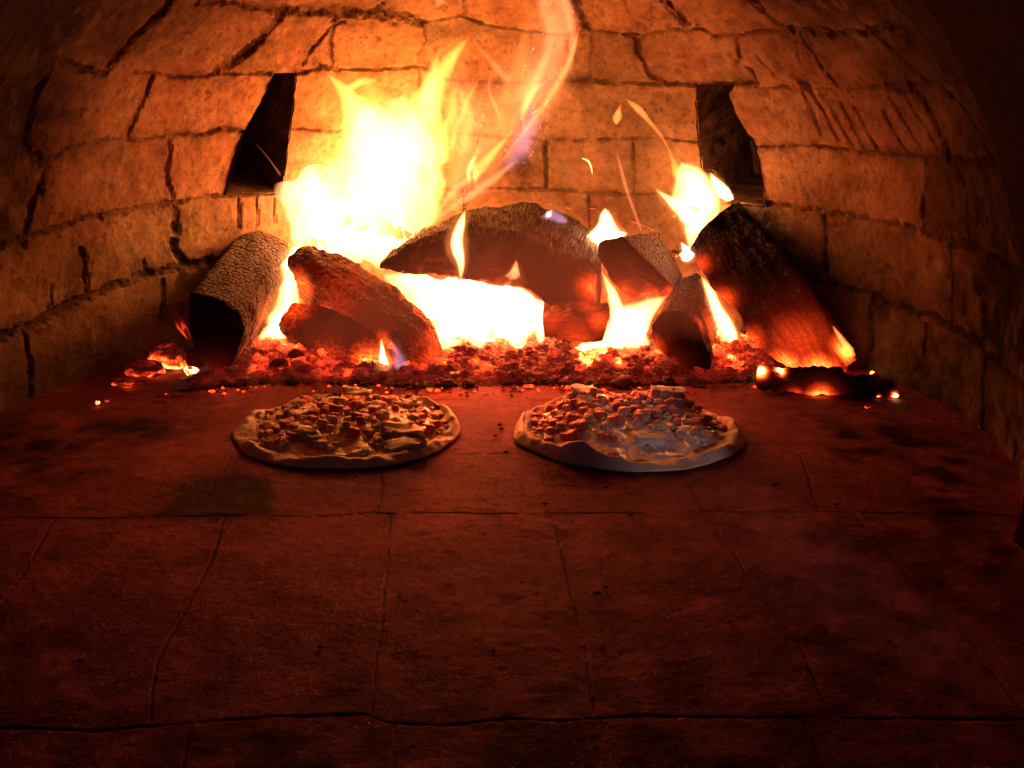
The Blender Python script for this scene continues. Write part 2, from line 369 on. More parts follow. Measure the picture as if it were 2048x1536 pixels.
def build_wall():
    # angular samples: dense over what is seen, coarse towards the mouth
    ua = np.linspace(-math.radians(112), math.radians(112), 1500)
    ub = np.linspace(math.radians(112), math.radians(127), 60)[1:]
    th = np.concatenate([-ub[::-1], ua, ub])
    smax = _st[-1]
    sa = np.linspace(-0.01, 0.80 * smax, 560)
    sb = np.linspace(0.80 * smax, 0.995 * smax, 40)[1:]
    ss = np.concatenate([sa, sb])
    nu, nv = len(th), len(ss)
    T, S = np.meshgrid(th, ss, indexing='ij')
    base = surf(T.ravel(), np.maximum(S.ravel(), 0))
    base[:, 2] += np.minimum(S.ravel(), 0)
    du = np.gradient(base.reshape(nu, nv, 3), axis=0).reshape(-1, 3)
    dv = np.gradient(base.reshape(nu, nv, 3), axis=1).reshape(-1, 3)
    nrm = np.cross(du, dv); nrm /= np.maximum(np.linalg.norm(nrm, axis=1, keepdims=True), 1e-9)
    if ((base - np.array([CX, CY, 0])) * nrm).sum() > 0: nrm = -nrm      # inward
    # wobble so that joints wander
    q = base * 1.0
    wob = np.stack([fbm(q * 38 + k * 31.7, 3) for k in range(3)], -1) * 0.0045
    wp = base + wob
    rough = fbm(q * 130, 3)
    pxu, pyu = project(base)
    dist = np.full(nu * nv, 1.0); wid = np.full(nu * nv, 0.004); dk = np.zeros(nu * nv)
    depth_j = np.zeros(nu * nv); bar = np.zeros(nu * nv, bool)
    dist2 = dist.reshape(nu, nv)
    wob_n = fbm(q * 55 + 9, 3); wob2 = fbm(q * 26 + 19, 4)
    for hw, rg, dark, pts in J:
        cen = []
        for a, b in zip(pts[:-1], pts[1:]):
            n = max(2, int(math.hypot(b[0] - a[0], b[1] - a[1]) / 14))
            for k in range(n): cen.append((a[0] + (b[0] - a[0]) * k / n, a[1] + (b[1] - a[1]) * k / n))
        cen.append(pts[-1])
        us = [wall_hit(*c) for c in cen]
        W = surf(np.array([u[0] for u in us]), np.array([u[1] for u in us]))
        for k in range(len(W) - 1):
            p0, p1 = W[k], W[k + 1]
            if np.linalg.norm(p1 - p0) > 0.12: continue
            ds = np.linalg.norm((p0 + p1) / 2 - np.array([0, 0, h]))
            wm = hw * ds / FPX
            pad = wm * 5 + 0.028
            t0, t1 = sorted((us[k][0], us[k + 1][0])); v0, v1 = sorted((us[k][1], us[k + 1][1]))
            rl = max(np.interp(max(v1, 0), _st, _rt), 0.08)
            i0, i1 = np.searchsorted(th, [t0 - pad / rl, t1 + pad / rl]); j0, j1 = np.searchsorted(ss, [v0 - pad, v1 + pad])
            if i1 <= i0 or j1 <= j0: continue
            ids = (np.arange(i0, i1)[:, None] * nv + np.arange(j0, j1)[None, :]).ravel()
            X = base[ids] + wob[ids] * (rg * 0.9 if rg > 0.5 else 0.0); d = p1 - p0
            t = np.clip(((X - p0) @ d) / (d @ d + 1e-12), 0, 1)
            dd = np.linalg.norm(X - (p0 + t[:, None] * d), axis=1)
            wl = wm * (0.72 + 1.2 * rg * np.maximum(wob_n[ids], -.3) + 0.6 * rg * rough[ids]); bar[ids] |= dd < max(wm, .0022)
            val = (1 - sstep(0.45, 1.7, dd / np.maximum(wl, 0.0006)))
            depth = val * min(0.006, 0.001 + wm * 0.6) * np.clip(0.75 + 0.9 * wob_n[ids], 0.2, 1.2)
            depth_j[ids] = np.maximum(depth_j[ids], depth)
            dk[ids] = np.maximum(dk[ids], val * dark * np.clip((0.62 if hw < 4 else 0.8) + 1.1 * wob_n[ids], 0.15, 1))
            soft = np.exp(-(dd / (wm * 2.6 + 0.011 * rg * (0.6 + 0.8 * wob2[ids]))) ** 2) * 0.85 * dark * np.clip(0.42 + 1.1 * wob2[ids] + .7 * rough[ids], 0, 1)
            wid[ids] = np.maximum(wid[ids], 0.004 + np.clip(soft, 0, 1))
    grime = np.clip(wid - 0.004, 0, 1)
    # courses outside the picture: plain running bond
    outside = (pxu < -55) | (pxu > 2103) | (pyu < -40) | (base[:, 1] < 0.5 * h)
    s_ = np.maximum(S.ravel(), 0); row = np.floor(s_ / 0.088); fr = s_ / 0.088 - row
    cu = T.ravel() * np.maximum(np.interp(s_, _st, _rt), 0.1) / 0.17 + row * 0.5; fu = cu - np.floor(cu)
    dgen = np.minimum(np.minimum(fr, 1 - fr) * 0.088, np.minimum(fu, 1 - fu) * 0.17) + rough * 0.002
    vg = (1 - sstep(0.002, 0.006, dgen)) * outside
    depth_j = np.maximum(depth_j, vg * 0.007); dk = np.maximum(dk, vg)
    # each brick a little different: label the areas between joints
    bar |= (vg > .3)
    B3 = bar.reshape(nu, nv)
    B3 = B3[:nu // 3 * 3, :nv // 2 * 2].reshape(nu // 3, 3, nv // 2, 2).any((1, 3))
    lab = np.arange(B3.size).reshape(B3.shape).astype(np.int64); big_ = B3.size + 1; lab[B3] = big_
    for _ in range(400):
        old = lab.copy()
        for ax in (0, 1):
            for dr in (1, -1):
                sh = np.roll(lab, dr, ax)
                if ax == 0: sh[0 if dr == 1 else -1] = big_
                else: sh[:, 0 if dr == 1 else -1] = big_
                lab = np.where(B3, big_, np.minimum(lab, sh))
        # jump: adopt the label of one's label
        fl_ = lab.ravel(); ok = fl_ < big_; fl2 = fl_.copy(); fl2[ok] = np.minimum(fl_[ok], fl_[fl_[ok]]); lab = np.where(B3, big_, fl2.reshape(lab.shape))
        if (lab == old).all(): break
    iu = np.minimum(np.arange(nu) // 3, lab.shape[0] - 1); iv = np.minimum(np.arange(nv) // 2, lab.shape[1] - 1)
    bid = lab[iu][:, iv].ravel()
    r01 = lambda k: ((bid * 7919 + k * 104729) % 9973) / 9973.0
    onb = bid < big_
    tone = np.where(onb, 0.55 + 0.68 * r01(1), 0.8); hue = np.where(onb, r01(2), .5); lift = np.where(onb, (r01(3) - .5) * .004, 0)
    # relief
    big = fbm(q * 14 + 3, 3); mid = fbm(q * 45 + 5, 4); fin = fbm(q * 170 + 8, 3)
    pit = sstep(0.28, 0.6, fbm(q * 75 + 21, 3))
    disp = big * 0.005 + mid * 0.0018 + fin * 0.0005 - pit * 0.0008 - depth_j + lift
    V = base + nrm * disp[:, None]
    # albedo
    br = np.array([0.245, 0.172, 0.098]); pale = np.array([0.30, 0.235, 0.14]); redb = np.array([0.21, 0.113, 0.06]); soot_shade = np.array([0.013, 0.008, 0.007])
    m1 = sstep(-0.35, 0.45, fbm(q * 9 + 40, 3))[:, None]; m2 = sstep(0.0, 0.5, fbm(q * 22 + 60, 4))[:, None]
    col = br * (1 - m1) + pale * m1
    col = col * (1 - 0.55 * m2) + redb * 0.55 * m2
    col = col * (1 - .35 * hue[:, None]) + redb * .35 * hue[:, None]
    col = col * (1 + 0.25 * mid[:, None]) * tone[:, None]
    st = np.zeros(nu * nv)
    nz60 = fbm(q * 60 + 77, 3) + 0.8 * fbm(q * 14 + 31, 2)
    for sx, sy, rx, ry, k in STAIN_SHADE:
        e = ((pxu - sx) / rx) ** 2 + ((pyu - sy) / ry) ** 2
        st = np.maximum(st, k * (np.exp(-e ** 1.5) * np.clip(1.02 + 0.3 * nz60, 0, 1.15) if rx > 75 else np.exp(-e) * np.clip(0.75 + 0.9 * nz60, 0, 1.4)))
    speck = sstep(0.25, 0.55, fbm(q * 120 + 90, 3)) * (0.35 + 0.6 * sstep(-0.1, 0.4, fbm(q * 18 + 14, 3)))
    # vault sooty towards the mouth; spread further back to paint in light falloff
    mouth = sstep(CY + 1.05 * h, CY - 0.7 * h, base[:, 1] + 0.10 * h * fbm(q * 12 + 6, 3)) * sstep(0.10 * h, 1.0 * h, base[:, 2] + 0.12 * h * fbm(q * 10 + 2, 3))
    dirt_shade = np.clip(np.maximum.reduce([dk * 0.56, grime * 0.75, speck * 0.5, pit * 0.2]), 0, 0.95)
    dirt_shade = 1 - (1 - dirt_shade) * (1 - np.clip(st, 0, .985)) * (1 - 0.93 * mouth); dirt_shade = np.clip(dirt_shade, 0, .99)[:, None]
    col = col * (1 - dirt_shade) + soot_shade * dirt_shade
    # the oven mouth: the edge of the dome carried straight forward
    th_v, th_f = [], []
    for si, iu in ((0, 0), (1, nu - 1)):
        e = V.reshape(nu, nv, 3)[iu]; off = si * nv * 12
        for k in range(12):
            r_ = e.copy(); r_[:, 1] = e[:, 1] + (0.6 * h - e[:, 1]) * k / 11; r_[:, 2] = e[:, 2]
            r_ = r_ + (0.004 * fbm(r_ * 30, 3))[:, None]
            if k == 0: r_ = e
            th_v.append(r_)
        f_ = grid_faces(12, nv) + off
        th_f.append(f_[:, ::-1] if si == 0 else f_)
    throat = (np.concatenate(th_v), np.concatenate(th_f))
    faces = grid_faces(nu, nv)
    # cut the flue openings
    fc = base[faces].mean(1); fx, fy = project(fc)
    keep = np.ones(len(faces), bool)
    for poly in HOLES:
        ins = np.zeros(len(faces), bool); n = len(poly)
        near = (fx > 380) & (fx < 1600) & (fy > 100) & (fy < 450) & (fc[:, 1] > CY)
        for a in range(n):
            (x0, y0), (x1, y1) = poly[a], poly[(a + 1) % n]
            c = ((y0 > fy) != (y1 > fy)) & (fx < (x1 - x0) * (fy - y0) / (y1 - y0 + 1e-9) + x0)
            ins ^= c
        keep &= ~(ins & near)
    faces = faces[keep][:, ::-1]
    root = empty('brick_oven', (CX, CY, 0))
    tag(root, 'domed firebrick oven chamber with sooty joints round the fire', 'oven')
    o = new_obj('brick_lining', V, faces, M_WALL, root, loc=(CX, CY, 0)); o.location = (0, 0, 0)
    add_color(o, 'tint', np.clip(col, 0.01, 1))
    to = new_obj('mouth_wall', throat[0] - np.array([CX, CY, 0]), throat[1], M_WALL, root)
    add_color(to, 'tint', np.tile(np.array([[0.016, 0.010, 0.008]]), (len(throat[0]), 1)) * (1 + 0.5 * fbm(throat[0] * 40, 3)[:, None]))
    for poly in HOLES:
        pts = []
        n = len(poly)
        for a in range(n):
            (x0, y0), (x1, y1) = poly[a], poly[(a + 1) % n]
            for k in range(8): pts.append((x0 + (x1 - x0) * k / 8, y0 + (y1 - y0) * k / 8))
        uv = [wall_hit(*p) for p in pts]
        W = surf(np.array([u[0] for u in uv]), np.array([u[1] for u in uv]))
        c = W.mean(0); out = c - np.array([CX, CY, c[2]]); out = out / np.linalg.norm(out); out[2] = 0.25
        rings = [W + (c - W) * -0.02 - out * 0.004] + [W + out * t + np.array([0, 0, 1]) * 0 for t in np.linspace(0.01, 0.15, 10)]
        R = np.concatenate(rings); nn = len(W)
        R = R + np.stack([fbm(R * 60 + k * 9, 3) for k in range(3)], -1) * 0.003
        fs = [(r * nn + i, r * nn + (i + 1) % nn, (r + 1) * nn + (i + 1) % nn, (r + 1) * nn + i) for r in range(len(rings) - 1) for i in range(nn)]
        fs.append(tuple((len(rings) - 1) * nn + i for i in range(nn)))
        fo = new_obj('flue_opening', R - np.array([CX, CY, 0]), fs, M_WALL, root, smooth=False)
        add_color(fo, 'tint', np.tile(np.array([[0.085, 0.055, 0.036]]), (len(R), 1)) * (1 + 0.5 * fbm(R * 50, 2)[:, None]))
    return root
build_wall()

# ------------------------------------------------------------------ floor
FJ = [
 (3, 1, .8, [(-200,1034),(0,1032),(200,1033),(430,1029),(600,1030),(745,1022),(900,1022),(1024,1024),(1110,1022),(1280,1022),(1410,1020),(1560,1021),(1800,1024),(2048,1030),(2200,1032)]),
 (1.6, 1, .6, [(60,918),(300,912),(420,912),(700,910),(920,907),(1024,905),(1300,905),(1500,903),(1900,900)]),
 (6, 1.2, 1, [(-200,1456),(0,1452),(190,1456),(400,1442),(470,1436),(610,1431),(730,1426),(780,1442),(880,1446),(1024,1436),(1130,1438),(1300,1428),(1500,1430),(1750,1432),(2300,1436)]),
 (1.6, 1, .6, [(500,802),(900,798),(1100,800),(1500,800)]),
 (3.5, 1, .8, [(768,908),(765,930),(762,990),(752,1022)]), (5, 1, .9, [(745,1018),(790,1026)]),
 (3, 1, .7, [(780,1030),(774,1120),(762,1250),(752,1330),(745,1432)]),
 (4, 1, .85, [(1096,1024),(1108,1035),(1120,1090),(1140,1170),(1165,1280),(1185,1400),(1190,1436),(1197,1560)]),
 (3.5, 1, .7, [(447,1030),(434,1090),(400,1160),(330,1290),(312,1330),(300,1440)]),
 (2.5, 1, .7, [(1345,905),(1370,955),(1390,985),(1408,1020)]), (3, 1, .55, [(1408,1022),(1450,1080),(1540,1210),(1600,1290),(1650,1400),(1670,1430)]),
 (1, 1, .8, [(1036,800),(1042,815),(1048,834)]), (2, 1, .8, [(1000,850),(1012,848)]),
 (3, 1, .6, [(1705,1024),(1800,1130),(1930,1270),(2060,1432)]), (3, 1, .6, [(110,1032),(60,1120),(-60,1300)]),
 (3, 1, .6, [(460,910),(440,960)]), (2.5, 1, .6, [(1080,905),(1096,1022)]), (3, 1, .6, [(620,800),(560,908)]), (3, 1, .6, [(1240,800),(1250,905)]), (3, 1, .6, [(1600,905),(1640,1022)]),
 (3, 1, .7, [(380,1442),(350,1600)]), (4, 1, .7, [(790,1442),(780,1600)]), (4, 1, .7, [(1600,1430),(1690,1600)]),
]
FSTAIN_SHADE = [(1780,1260,470,330,.62),(-20,1400,330,260,.55),(1024,1650,1700,400,.78),(1400,1320,480,260,.5),(60,900,190,80,.92),(250,850,170,40,.8),(1780,880,150,60,.92),(1910,970,120,100,.95),  # real floor stains, plus fading light painted in over the foreground
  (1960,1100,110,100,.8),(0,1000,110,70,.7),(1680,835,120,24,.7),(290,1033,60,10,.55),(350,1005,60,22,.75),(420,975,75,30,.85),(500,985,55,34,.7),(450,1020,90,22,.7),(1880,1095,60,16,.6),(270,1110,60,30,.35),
  (110,1110,30,12,.5),(500,1130,60,30,.25),(560,1190,40,20,.4),(620,930,120,20,.3),(205,975,20,8,.5),(680,940,240,22,.45),(1270,955,230,20,.4)]  # darker strips run along the front edge of each pizza
def build_floor():
    ny, nx = 900, 820
    ys = np.geomspace(0.30, 2.05, ny)
    sx = np.linspace(-1, 1, nx)
    Y, X = np.meshgrid(ys, sx, indexing='ij')
    X = X * (0.26 + 0.36 * Y)
    X = np.sign(X) * np.abs(X) * 1.0
    q = np.stack([X.ravel(), Y.ravel(), np.zeros(X.size)], -1)
    wob = np.stack([fbm(q * 30 + k * 11.1, 3) for k in range(3)], -1) * 0.0018; wob[:, 2] = 0
    wp = q + wob
    px, py = project(q)
    dj = np.zeros(len(q)); dk = np.zeros(len(q)); rn = fbm(q * 90 + 4, 3); rn2 = fbm(q * 25 + 2, 3)
    for hw, rg, dark, pts in FJ:
        F = np.array([floor_at(*p) for p in pts])
        for k in range(len(F) - 1):
            p0, p1 = F[k], F[k + 1]
            dist = max(min(p0[1], p1[1]), 0.25) / math.cos(PITCH)
            wm = hw * dist / FPX * 0.62
            pad = wm * 4 + 0.012
            lo, hi = np.minimum(p0, p1) - pad, np.maximum(p0, p1) + pad
            ids = np.where((q[:, 0] > lo[0]) & (q[:, 0] < hi[0]) & (q[:, 1] > lo[1]) & (q[:, 1] < hi[1]))[0]
            if not len(ids): continue
            Xq = wp[ids]; d = p1 - p0
            t = np.clip(((Xq - p0) @ d) / (d @ d + 1e-12), 0, 1)
            dd = np.linalg.norm(Xq - (p0 + t[:, None] * d), axis=1)
            wl = np.maximum(wm * (0.9 + 1.3 * rn2[ids] + 0.6 * rn[ids]), 0.0003)
            val = 1 - sstep(0.5, 1.5, dd / wl)
            dj[ids] = np.maximum(dj[ids], val * min(0.003, 0.0006 + wm * .5))
            dk[ids] = np.maximum(dk[ids], np.maximum(val * dark, 0.3 * dark * np.exp(-(dd / (3 * wm + 0.003)) ** 2) * (0.7 + rn2[ids])))
    mid = fbm(q * 40 + 5, 4); fin = fbm(q * 160 + 5, 3); big = fbm(q * 7 + 1, 3)
    pit = sstep(0.3, 0.62, fbm(q * 110 + 33, 3))
    z = big * 0.0012 + mid * 0.0007 + fin * 0.0003 - dj - 0.0015
    V = q.copy(); V[:, 2] = z
    c0 = np.array([0.31, 0.082, 0.095]); c1 = np.array([0.22, 0.054, 0.066]); soot_shade = np.array([0.022, 0.009, 0.008])
    m = sstep(-0.4, 0.4, fbm(q * 16 + 70, 4))[:, None]
    col = (c0 * (1 - m) + c1 * m) * (1 + 0.25 * mid[:, None])
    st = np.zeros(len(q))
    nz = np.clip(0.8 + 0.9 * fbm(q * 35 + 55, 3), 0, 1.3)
    for sx_, sy_, rx, ry, k in FSTAIN_SHADE:
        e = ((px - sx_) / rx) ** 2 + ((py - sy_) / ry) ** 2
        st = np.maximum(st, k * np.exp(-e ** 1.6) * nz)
    # leaf-shaped scorch before the first pizza
    leaf = [(280,1036),(330,1005),(370,975),(420,948),(470,938),(540,948),(552,985),(538,1030),(430,1044)]
    jx, jy = px + 9 * fbm(q * 60 + 71, 3), py + 5 * fbm(q * 60 + 91, 3)
    ins = np.zeros(len(q), bool); dmin = np.full(len(q), 1e9)
    for a in range(len(leaf)):
        (x0, y0), (x1, y1) = leaf[a], leaf[(a + 1) % len(leaf)]
        ins ^= ((y0 > jy) != (y1 > jy)) & (jx < (x1 - x0) * (jy - y0) / (y1 - y0 + 1e-9) + x0)
        dx_, dy_ = x1 - x0, y1 - y0; t = np.clip(((jx - x0) * dx_ + (jy - y0) * dy_) / (dx_ * dx_ + dy_ * dy_), 0, 1)
        dmin = np.minimum(dmin, np.hypot(jx - x0 - t * dx_, jy - y0 - t * dy_))
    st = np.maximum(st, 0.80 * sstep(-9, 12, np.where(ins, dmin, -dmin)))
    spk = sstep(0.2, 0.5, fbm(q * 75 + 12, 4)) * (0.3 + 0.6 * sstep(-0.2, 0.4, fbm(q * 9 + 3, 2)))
    dirt_shade = np.clip(np.maximum.reduce([dk * 0.75, st, spk * 0.55]), 0, 0.95)[:, None]
    col = col * (1 - dirt_shade) + soot_shade * dirt_shade
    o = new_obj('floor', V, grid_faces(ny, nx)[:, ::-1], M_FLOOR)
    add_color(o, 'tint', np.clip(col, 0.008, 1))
    tag(o, kind='structure', label='worn firebrick oven floor with dark joints between the tiles')
build_floor()

# ------------------------------------------------------------------ logs
HOT = [  # where the wood burns: (px, py, d, radius m, strength)
]
def heat_field(V, hots, base=0.0):
    H = np.full(len(V), base)
    for (px, py, d, r, k) in hots:
        c = P(px, py, d)
        e = np.linalg.norm((V - c), axis=1) / r
        H = np.maximum(H, k * np.exp(-e ** 2))
    return H

def resample_closed(poly, n, sharp=0.5):
    """n points around a closed polygon, corners a little rounded."""
    p = np.asarray(poly, float)
    seg = np.linalg.norm(np.roll(p, -1, 0) - p, axis=1)
    cum = np.concatenate([[0], np.cumsum(seg)])
    t = np.linspace(0, cum[-1], n, endpoint=False)
    q = np.concatenate([p, p[:1]])
    return np.stack([np.interp(t, cum, q[:, k]) for k in range(q.shape[1])], -1)
def round_ring(r, it=2):
    for _ in range(it):
        r = 0.5 * r + 0.25 * (np.roll(r, 1, 0) + np.roll(r, -1, 0))
    return r
def loft(name, sections, material, hots, parent=None, nr=70, ns=96, bark=(0.0, 1.0), amp=0.004, ridge=0.0, seed=0, rounding=2, bark_fn=None, cap_round=0.35):
    """A log through px sections [(px,py,d)...], all with the same number of points."""
    S = [np.array([P(*p) for p in s]) for s in sections]
    # resample by matched corners so that edges run along the log
    k = len(S[0]); per = [max(2, ns // k)] * k; n = sum(per)
    def dense(s):
        out = []
        for a in range(k):
            for b in range(per[a]): out.append(s[a] + (s[(a + 1) % k] - s[a]) * b / per[a])
        return round_ring(np.array(out), rounding)
    D = [dense(s) for s in S]
    C = np.array([d.mean(0) for d in D])
    cl = np.concatenate([[0], np.cumsum(np.linalg.norm(np.diff(C, axis=0), axis=1))])
    length = cl[-1]
    ts = np.linspace(0, length, nr)
    rings, uv = [], []
    stack = np.array(D)
    for t in ts:
        i = min(max(np.searchsorted(cl, t) - 1, 0), len(cl) - 2)
        f = (t - cl[i]) / (cl[i + 1] - cl[i] + 1e-9)
        rings.append(D[i] * (1 - f) + D[i + 1] * f)
    per_len = np.linalg.norm(np.roll(rings[0], -1, 0) - rings[0], axis=1); pc = np.concatenate([[0], np.cumsum(per_len)[:-1]])
    # caps: shrink inwards over several rings
    def cap(r, direction, step):
        c = r.mean(0); outr = []
        for f in (0.985, 0.95, 0.88, 0.75, 0.55, 0.3, 0.08):
            outr.append(c + (r - c) * f + direction * step * (1 - f) ** 0.5 * cap_round)
        return outr
    ax0 = (C[0] - C[1]) / np.linalg.norm(C[0] - C[1]); ax1 = (C[-1] - C[-2]) / np.linalg.norm(C[-1] - C[-2])
    size0 = np.linalg.norm(rings[0] - C[0], axis=1).mean(); size1 = np.linalg.norm(rings[-1] - C[-1], axis=1).mean()
    c0 = cap(rings[0], ax0, size0 * 0.25); c1 = cap(rings[-1], ax1, size1 * 0.25)
    allr = c0[::-1] + rings + c1
    tt = [-(i + 1) * 0.006 for i in range(len(c0))][::-1] + list(ts) + [length + (i + 1) * 0.006 for i in range(len(c1))]
    V = np.concatenate(allr); nn = len(allr)
    G = np.zeros((len(V), 3)); B = np.ones(len(V))
    for r in range(nn):
        G[r * n:(r + 1) * n, 0] = tt[r]; G[r * n:(r + 1) * n, 1] = pc
        if r < len(c0) or r >= nn - len(c1):
            rr = allr[r]; cc = rr.mean(0)
            G[r * n:(r + 1) * n, 0] = (rr - cc)[:, 2] * 0.5 + seed; G[r * n:(r + 1) * n, 1] = (rr - cc)[:, 0] * 0.5
            B[r * n:(r + 1) * n] = 0.3
    faces = []
    for r in range(nn - 1):
        for i in range(n):
            faces.append((r * n + i, r * n + (i + 1) % n, (r + 1) * n + (i + 1) % n, (r + 1) * n + i))
    ca, cb = len(V), len(V) + 1
    V = np.concatenate([V, [allr[0].mean(0)], [allr[-1].mean(0)]])
    G = np.concatenate([G, G[:1], G[-1:]]); B = np.concatenate([B, [0.12, 0.12]])
    faces = np.array(faces)
    tri = [(ca, (i + 1) % n, i, i) for i in range(n)]
    V0 = V.copy()
    # displacement
    cen = np.repeat(np.array([a.mean(0) for a in allr]), n, 0); cen = np.concatenate([cen, V[-2:]])
    dirn = V - cen; ln = np.linalg.norm(dirn, axis=1, keepdims=True); dirn = dirn / np.maximum(ln, 1e-6)
    fade = np.clip(ln[:, 0] / (size0 * 0.5), 0, 1)
    gq = np.stack([G[:, 0] * 14, G[:, 1] * 75, np.full(len(G), seed * 3.1)], -1)
    d = fbm(V * 26 + seed * 7, 4) * amp * 1.5 + fbm(V * 90 + seed, 3) * amp * 0.7 + fbm(gq, 3) * (amp * 0.4 + ridge)
    V = V + dirn * (d * fade)[:, None]
    V = V + np.stack([fbm(V0 * 60 + seed + k * 5.5, 3) for k in range(3)], -1) * amp * 0.6
    V[:, 2] = np.maximum(V[:, 2], 0.0012 + 0.002 * (fbm(V0 * 50, 2) + 1) * 0.5)
    fl = [tuple(f) for f in faces] + [(ca, (i + 1) % n, i) for i in range(n)] + [(cb, (nn - 1) * n + i, (nn - 1) * n + (i + 1) % n) for i in range(n)]
    loc = V.mean(0) * np.array([1, 1, 0])
    o = new_obj(name, V, fl, material, parent, loc=loc)
    bm = bmesh.new(); bm.from_mesh(o.data); bmesh.ops.recalc_face_normals(bm, faces=bm.faces); bm.to_mesh(o.data); bm.free()
    add_vec(o, 'grain', G)
    if bark_fn is not None:
        B = B * bark_fn(V, G, np.concatenate([np.tile(np.arange(n) / n, nn), [0, 0]]))
    add_float(o, 'bark', B)
    add_float(o, 'glow', heat_field(V, hots))
    return o

M_BARK = char_material('alligator_char', plates=(220, 260), ash=0.15, dark=0.010, blocks=(48, 26), crack_emit=.2)
M_CHAR = char_material('smooth_char', plates=(60, 160), ash=0.065, dark=0.014, relief=0.9, crack_emit=0.08)
M_ASHY = char_material('ashy_char', plates=(240, 300), ash=0.10, dark=0.018, warp=1.6, relief=.7, crack_emit=.15)
M_CRACK = char_material('cracked_char', plates=(75, 110), ash=0.085, dark=0.018, warp=1.2, relief=1.0, crack_emit=.35)
GROUP_LOGS = 'charred logs burning at the back of the oven'

# split log on the left, end face towards the viewer
o = loft('fire_log', [
   [(380,585,3.72),(430,598,3.70),(480,622,3.68),(489,655,3.67),(480,700,3.66),(452,754,3.66),(430,754,3.66),(398,712,3.68),(376,655,3.70)],
   [(424,530,4.00),(478,541,3.99),(526,562,3.97),(530,598,3.96),(520,640,3.95),(498,695,3.95),(478,695,3.95),(450,645,3.97),(428,590,3.98)],
   [(492,458,4.42),(540,468,4.41),(576,490,4.40),(576,520,4.40),(564,560,4.38),(546,620,4.38),(530,620,4.38),(508,560,4.40),(490,500,4.41)]],
   M_BARK, [(560,640,3.95,0.05,.55),(430,760,3.62,0.03,.35),(500,720,3.8,.03,.6)], amp=0.0035, seed=1, rounding=3)
tag(o, 'split log with cracked bark-like top and dark pointed end face, beside the tall blaze', 'log', GROUP_LOGS)

def tube_log(name, spine, material, hots, depth=0.9, n=96, seed=0, amp=0.004, bark=0.6, flat=1.0, parent=None):
    """A rounded log along px spine [(px,py,d,half thickness px)...]."""
    secs = []
    sp = np.array(spine, float)
    K = 100
    t = np.linspace(0, len(sp) - 1, K)
    pts = np.stack([np.interp(t, np.arange(len(sp)), sp[:, k]) for k in range(4)], -1)
    W = np.array([P(a, b, c) for a, b, c, _ in pts])
    for _ in range(14):
        W[1:-1] = 0.5 * W[1:-1] + 0.25 * (W[:-2] + W[2:])
    R = pts[:, 3] * pts[:, 2] * h / FPX
    u = np.linspace(0, 1, K); endr = np.minimum(1, np.sqrt(np.clip(np.minimum(u, 1 - u) / 0.05, 0.0, 1)) + 0.25)
    R = R * endr
    tan = np.gradient(W, axis=0); tan /= np.linalg.norm(tan, axis=1, keepdims=True)
    side = np.cross(tan, np.array([0, 1.0, -0.25])); side /= np.linalg.norm(side, axis=1, keepdims=True)
    dep = np.cross(side, tan)
    a = np.linspace(0, 2 * math.pi, n, endpoint=False)
    prof = 1 + 0.10 * np.cos(2 * a + seed) + 0.07 * np.cos(3 * a + seed * 2.1) + 0.05 * np.cos(5 * a + seed)
    V, G = [], []
    cl = np.concatenate([[0], np.cumsum(np.linalg.norm(np.diff(W, axis=0), axis=1))])
    for i in range(K):
        for j in range(n):
            V.append(W[i] + R[i] * prof[j] * (side[i] * math.cos(a[j]) + dep[i] * math.sin(a[j]) * depth))
            G.append((cl[i], a[j] * R[K // 2], 0))
    V += [W[0], W[-1]]; G += [(0, 0, 0), (cl[-1], 0, 0)]
    V = np.array(V); G = np.array(G)
    cen = np.concatenate([np.repeat(W, n, 0), W[:1] - tan[:1] * .01, W[-1:] + tan[-1:] * .01]); dirn = V - cen; dirn /= np.maximum(np.linalg.norm(dirn, axis=1, keepdims=True), 1e-6)
    gq = np.stack([G[:, 0] * 14, G[:, 1] * 75, np.full(len(G), seed * 3.1)], -1)
    d = fbm(V * 30 + seed * 7, 4) * amp + fbm(V * 100 + seed, 3) * amp * 0.5 + fbm(gq, 3) * amp * 0.5
    V = V + dirn * d[:, None]
    V[:, 2] = np.maximum(V[:, 2], 0.0015)
    fl = [(i * n + j, i * n + (j + 1) % n, (i + 1) * n + (j + 1) % n, (i + 1) * n + j) for i in range(K - 1) for j in range(n)]
    fl += [(K * n, (j + 1) % n, j) for j in range(n)] + [(K * n + 1, (K - 1) * n + j, (K - 1) * n + (j + 1) % n) for j in range(n)]
    loc = V.mean(0) * np.array([1, 1, 0])
    o = new_obj(name, V, fl, material, parent, loc=loc)
    bm = bmesh.new(); bm.from_mesh(o.data); bmesh.ops.recalc_face_normals(bm, faces=bm.faces)
    bmesh.ops.subdivide_edges(bm, edges=bm.edges[:], cuts=1, use_grid_fill=True) if False else None
    bm.to_mesh(o.data); bm.free()
    add_vec(o, 'grain', G); add_float(o, 'bark', np.full(len(V), bark)); add_float(o, 'glow', heat_field(V, hots))
    return o

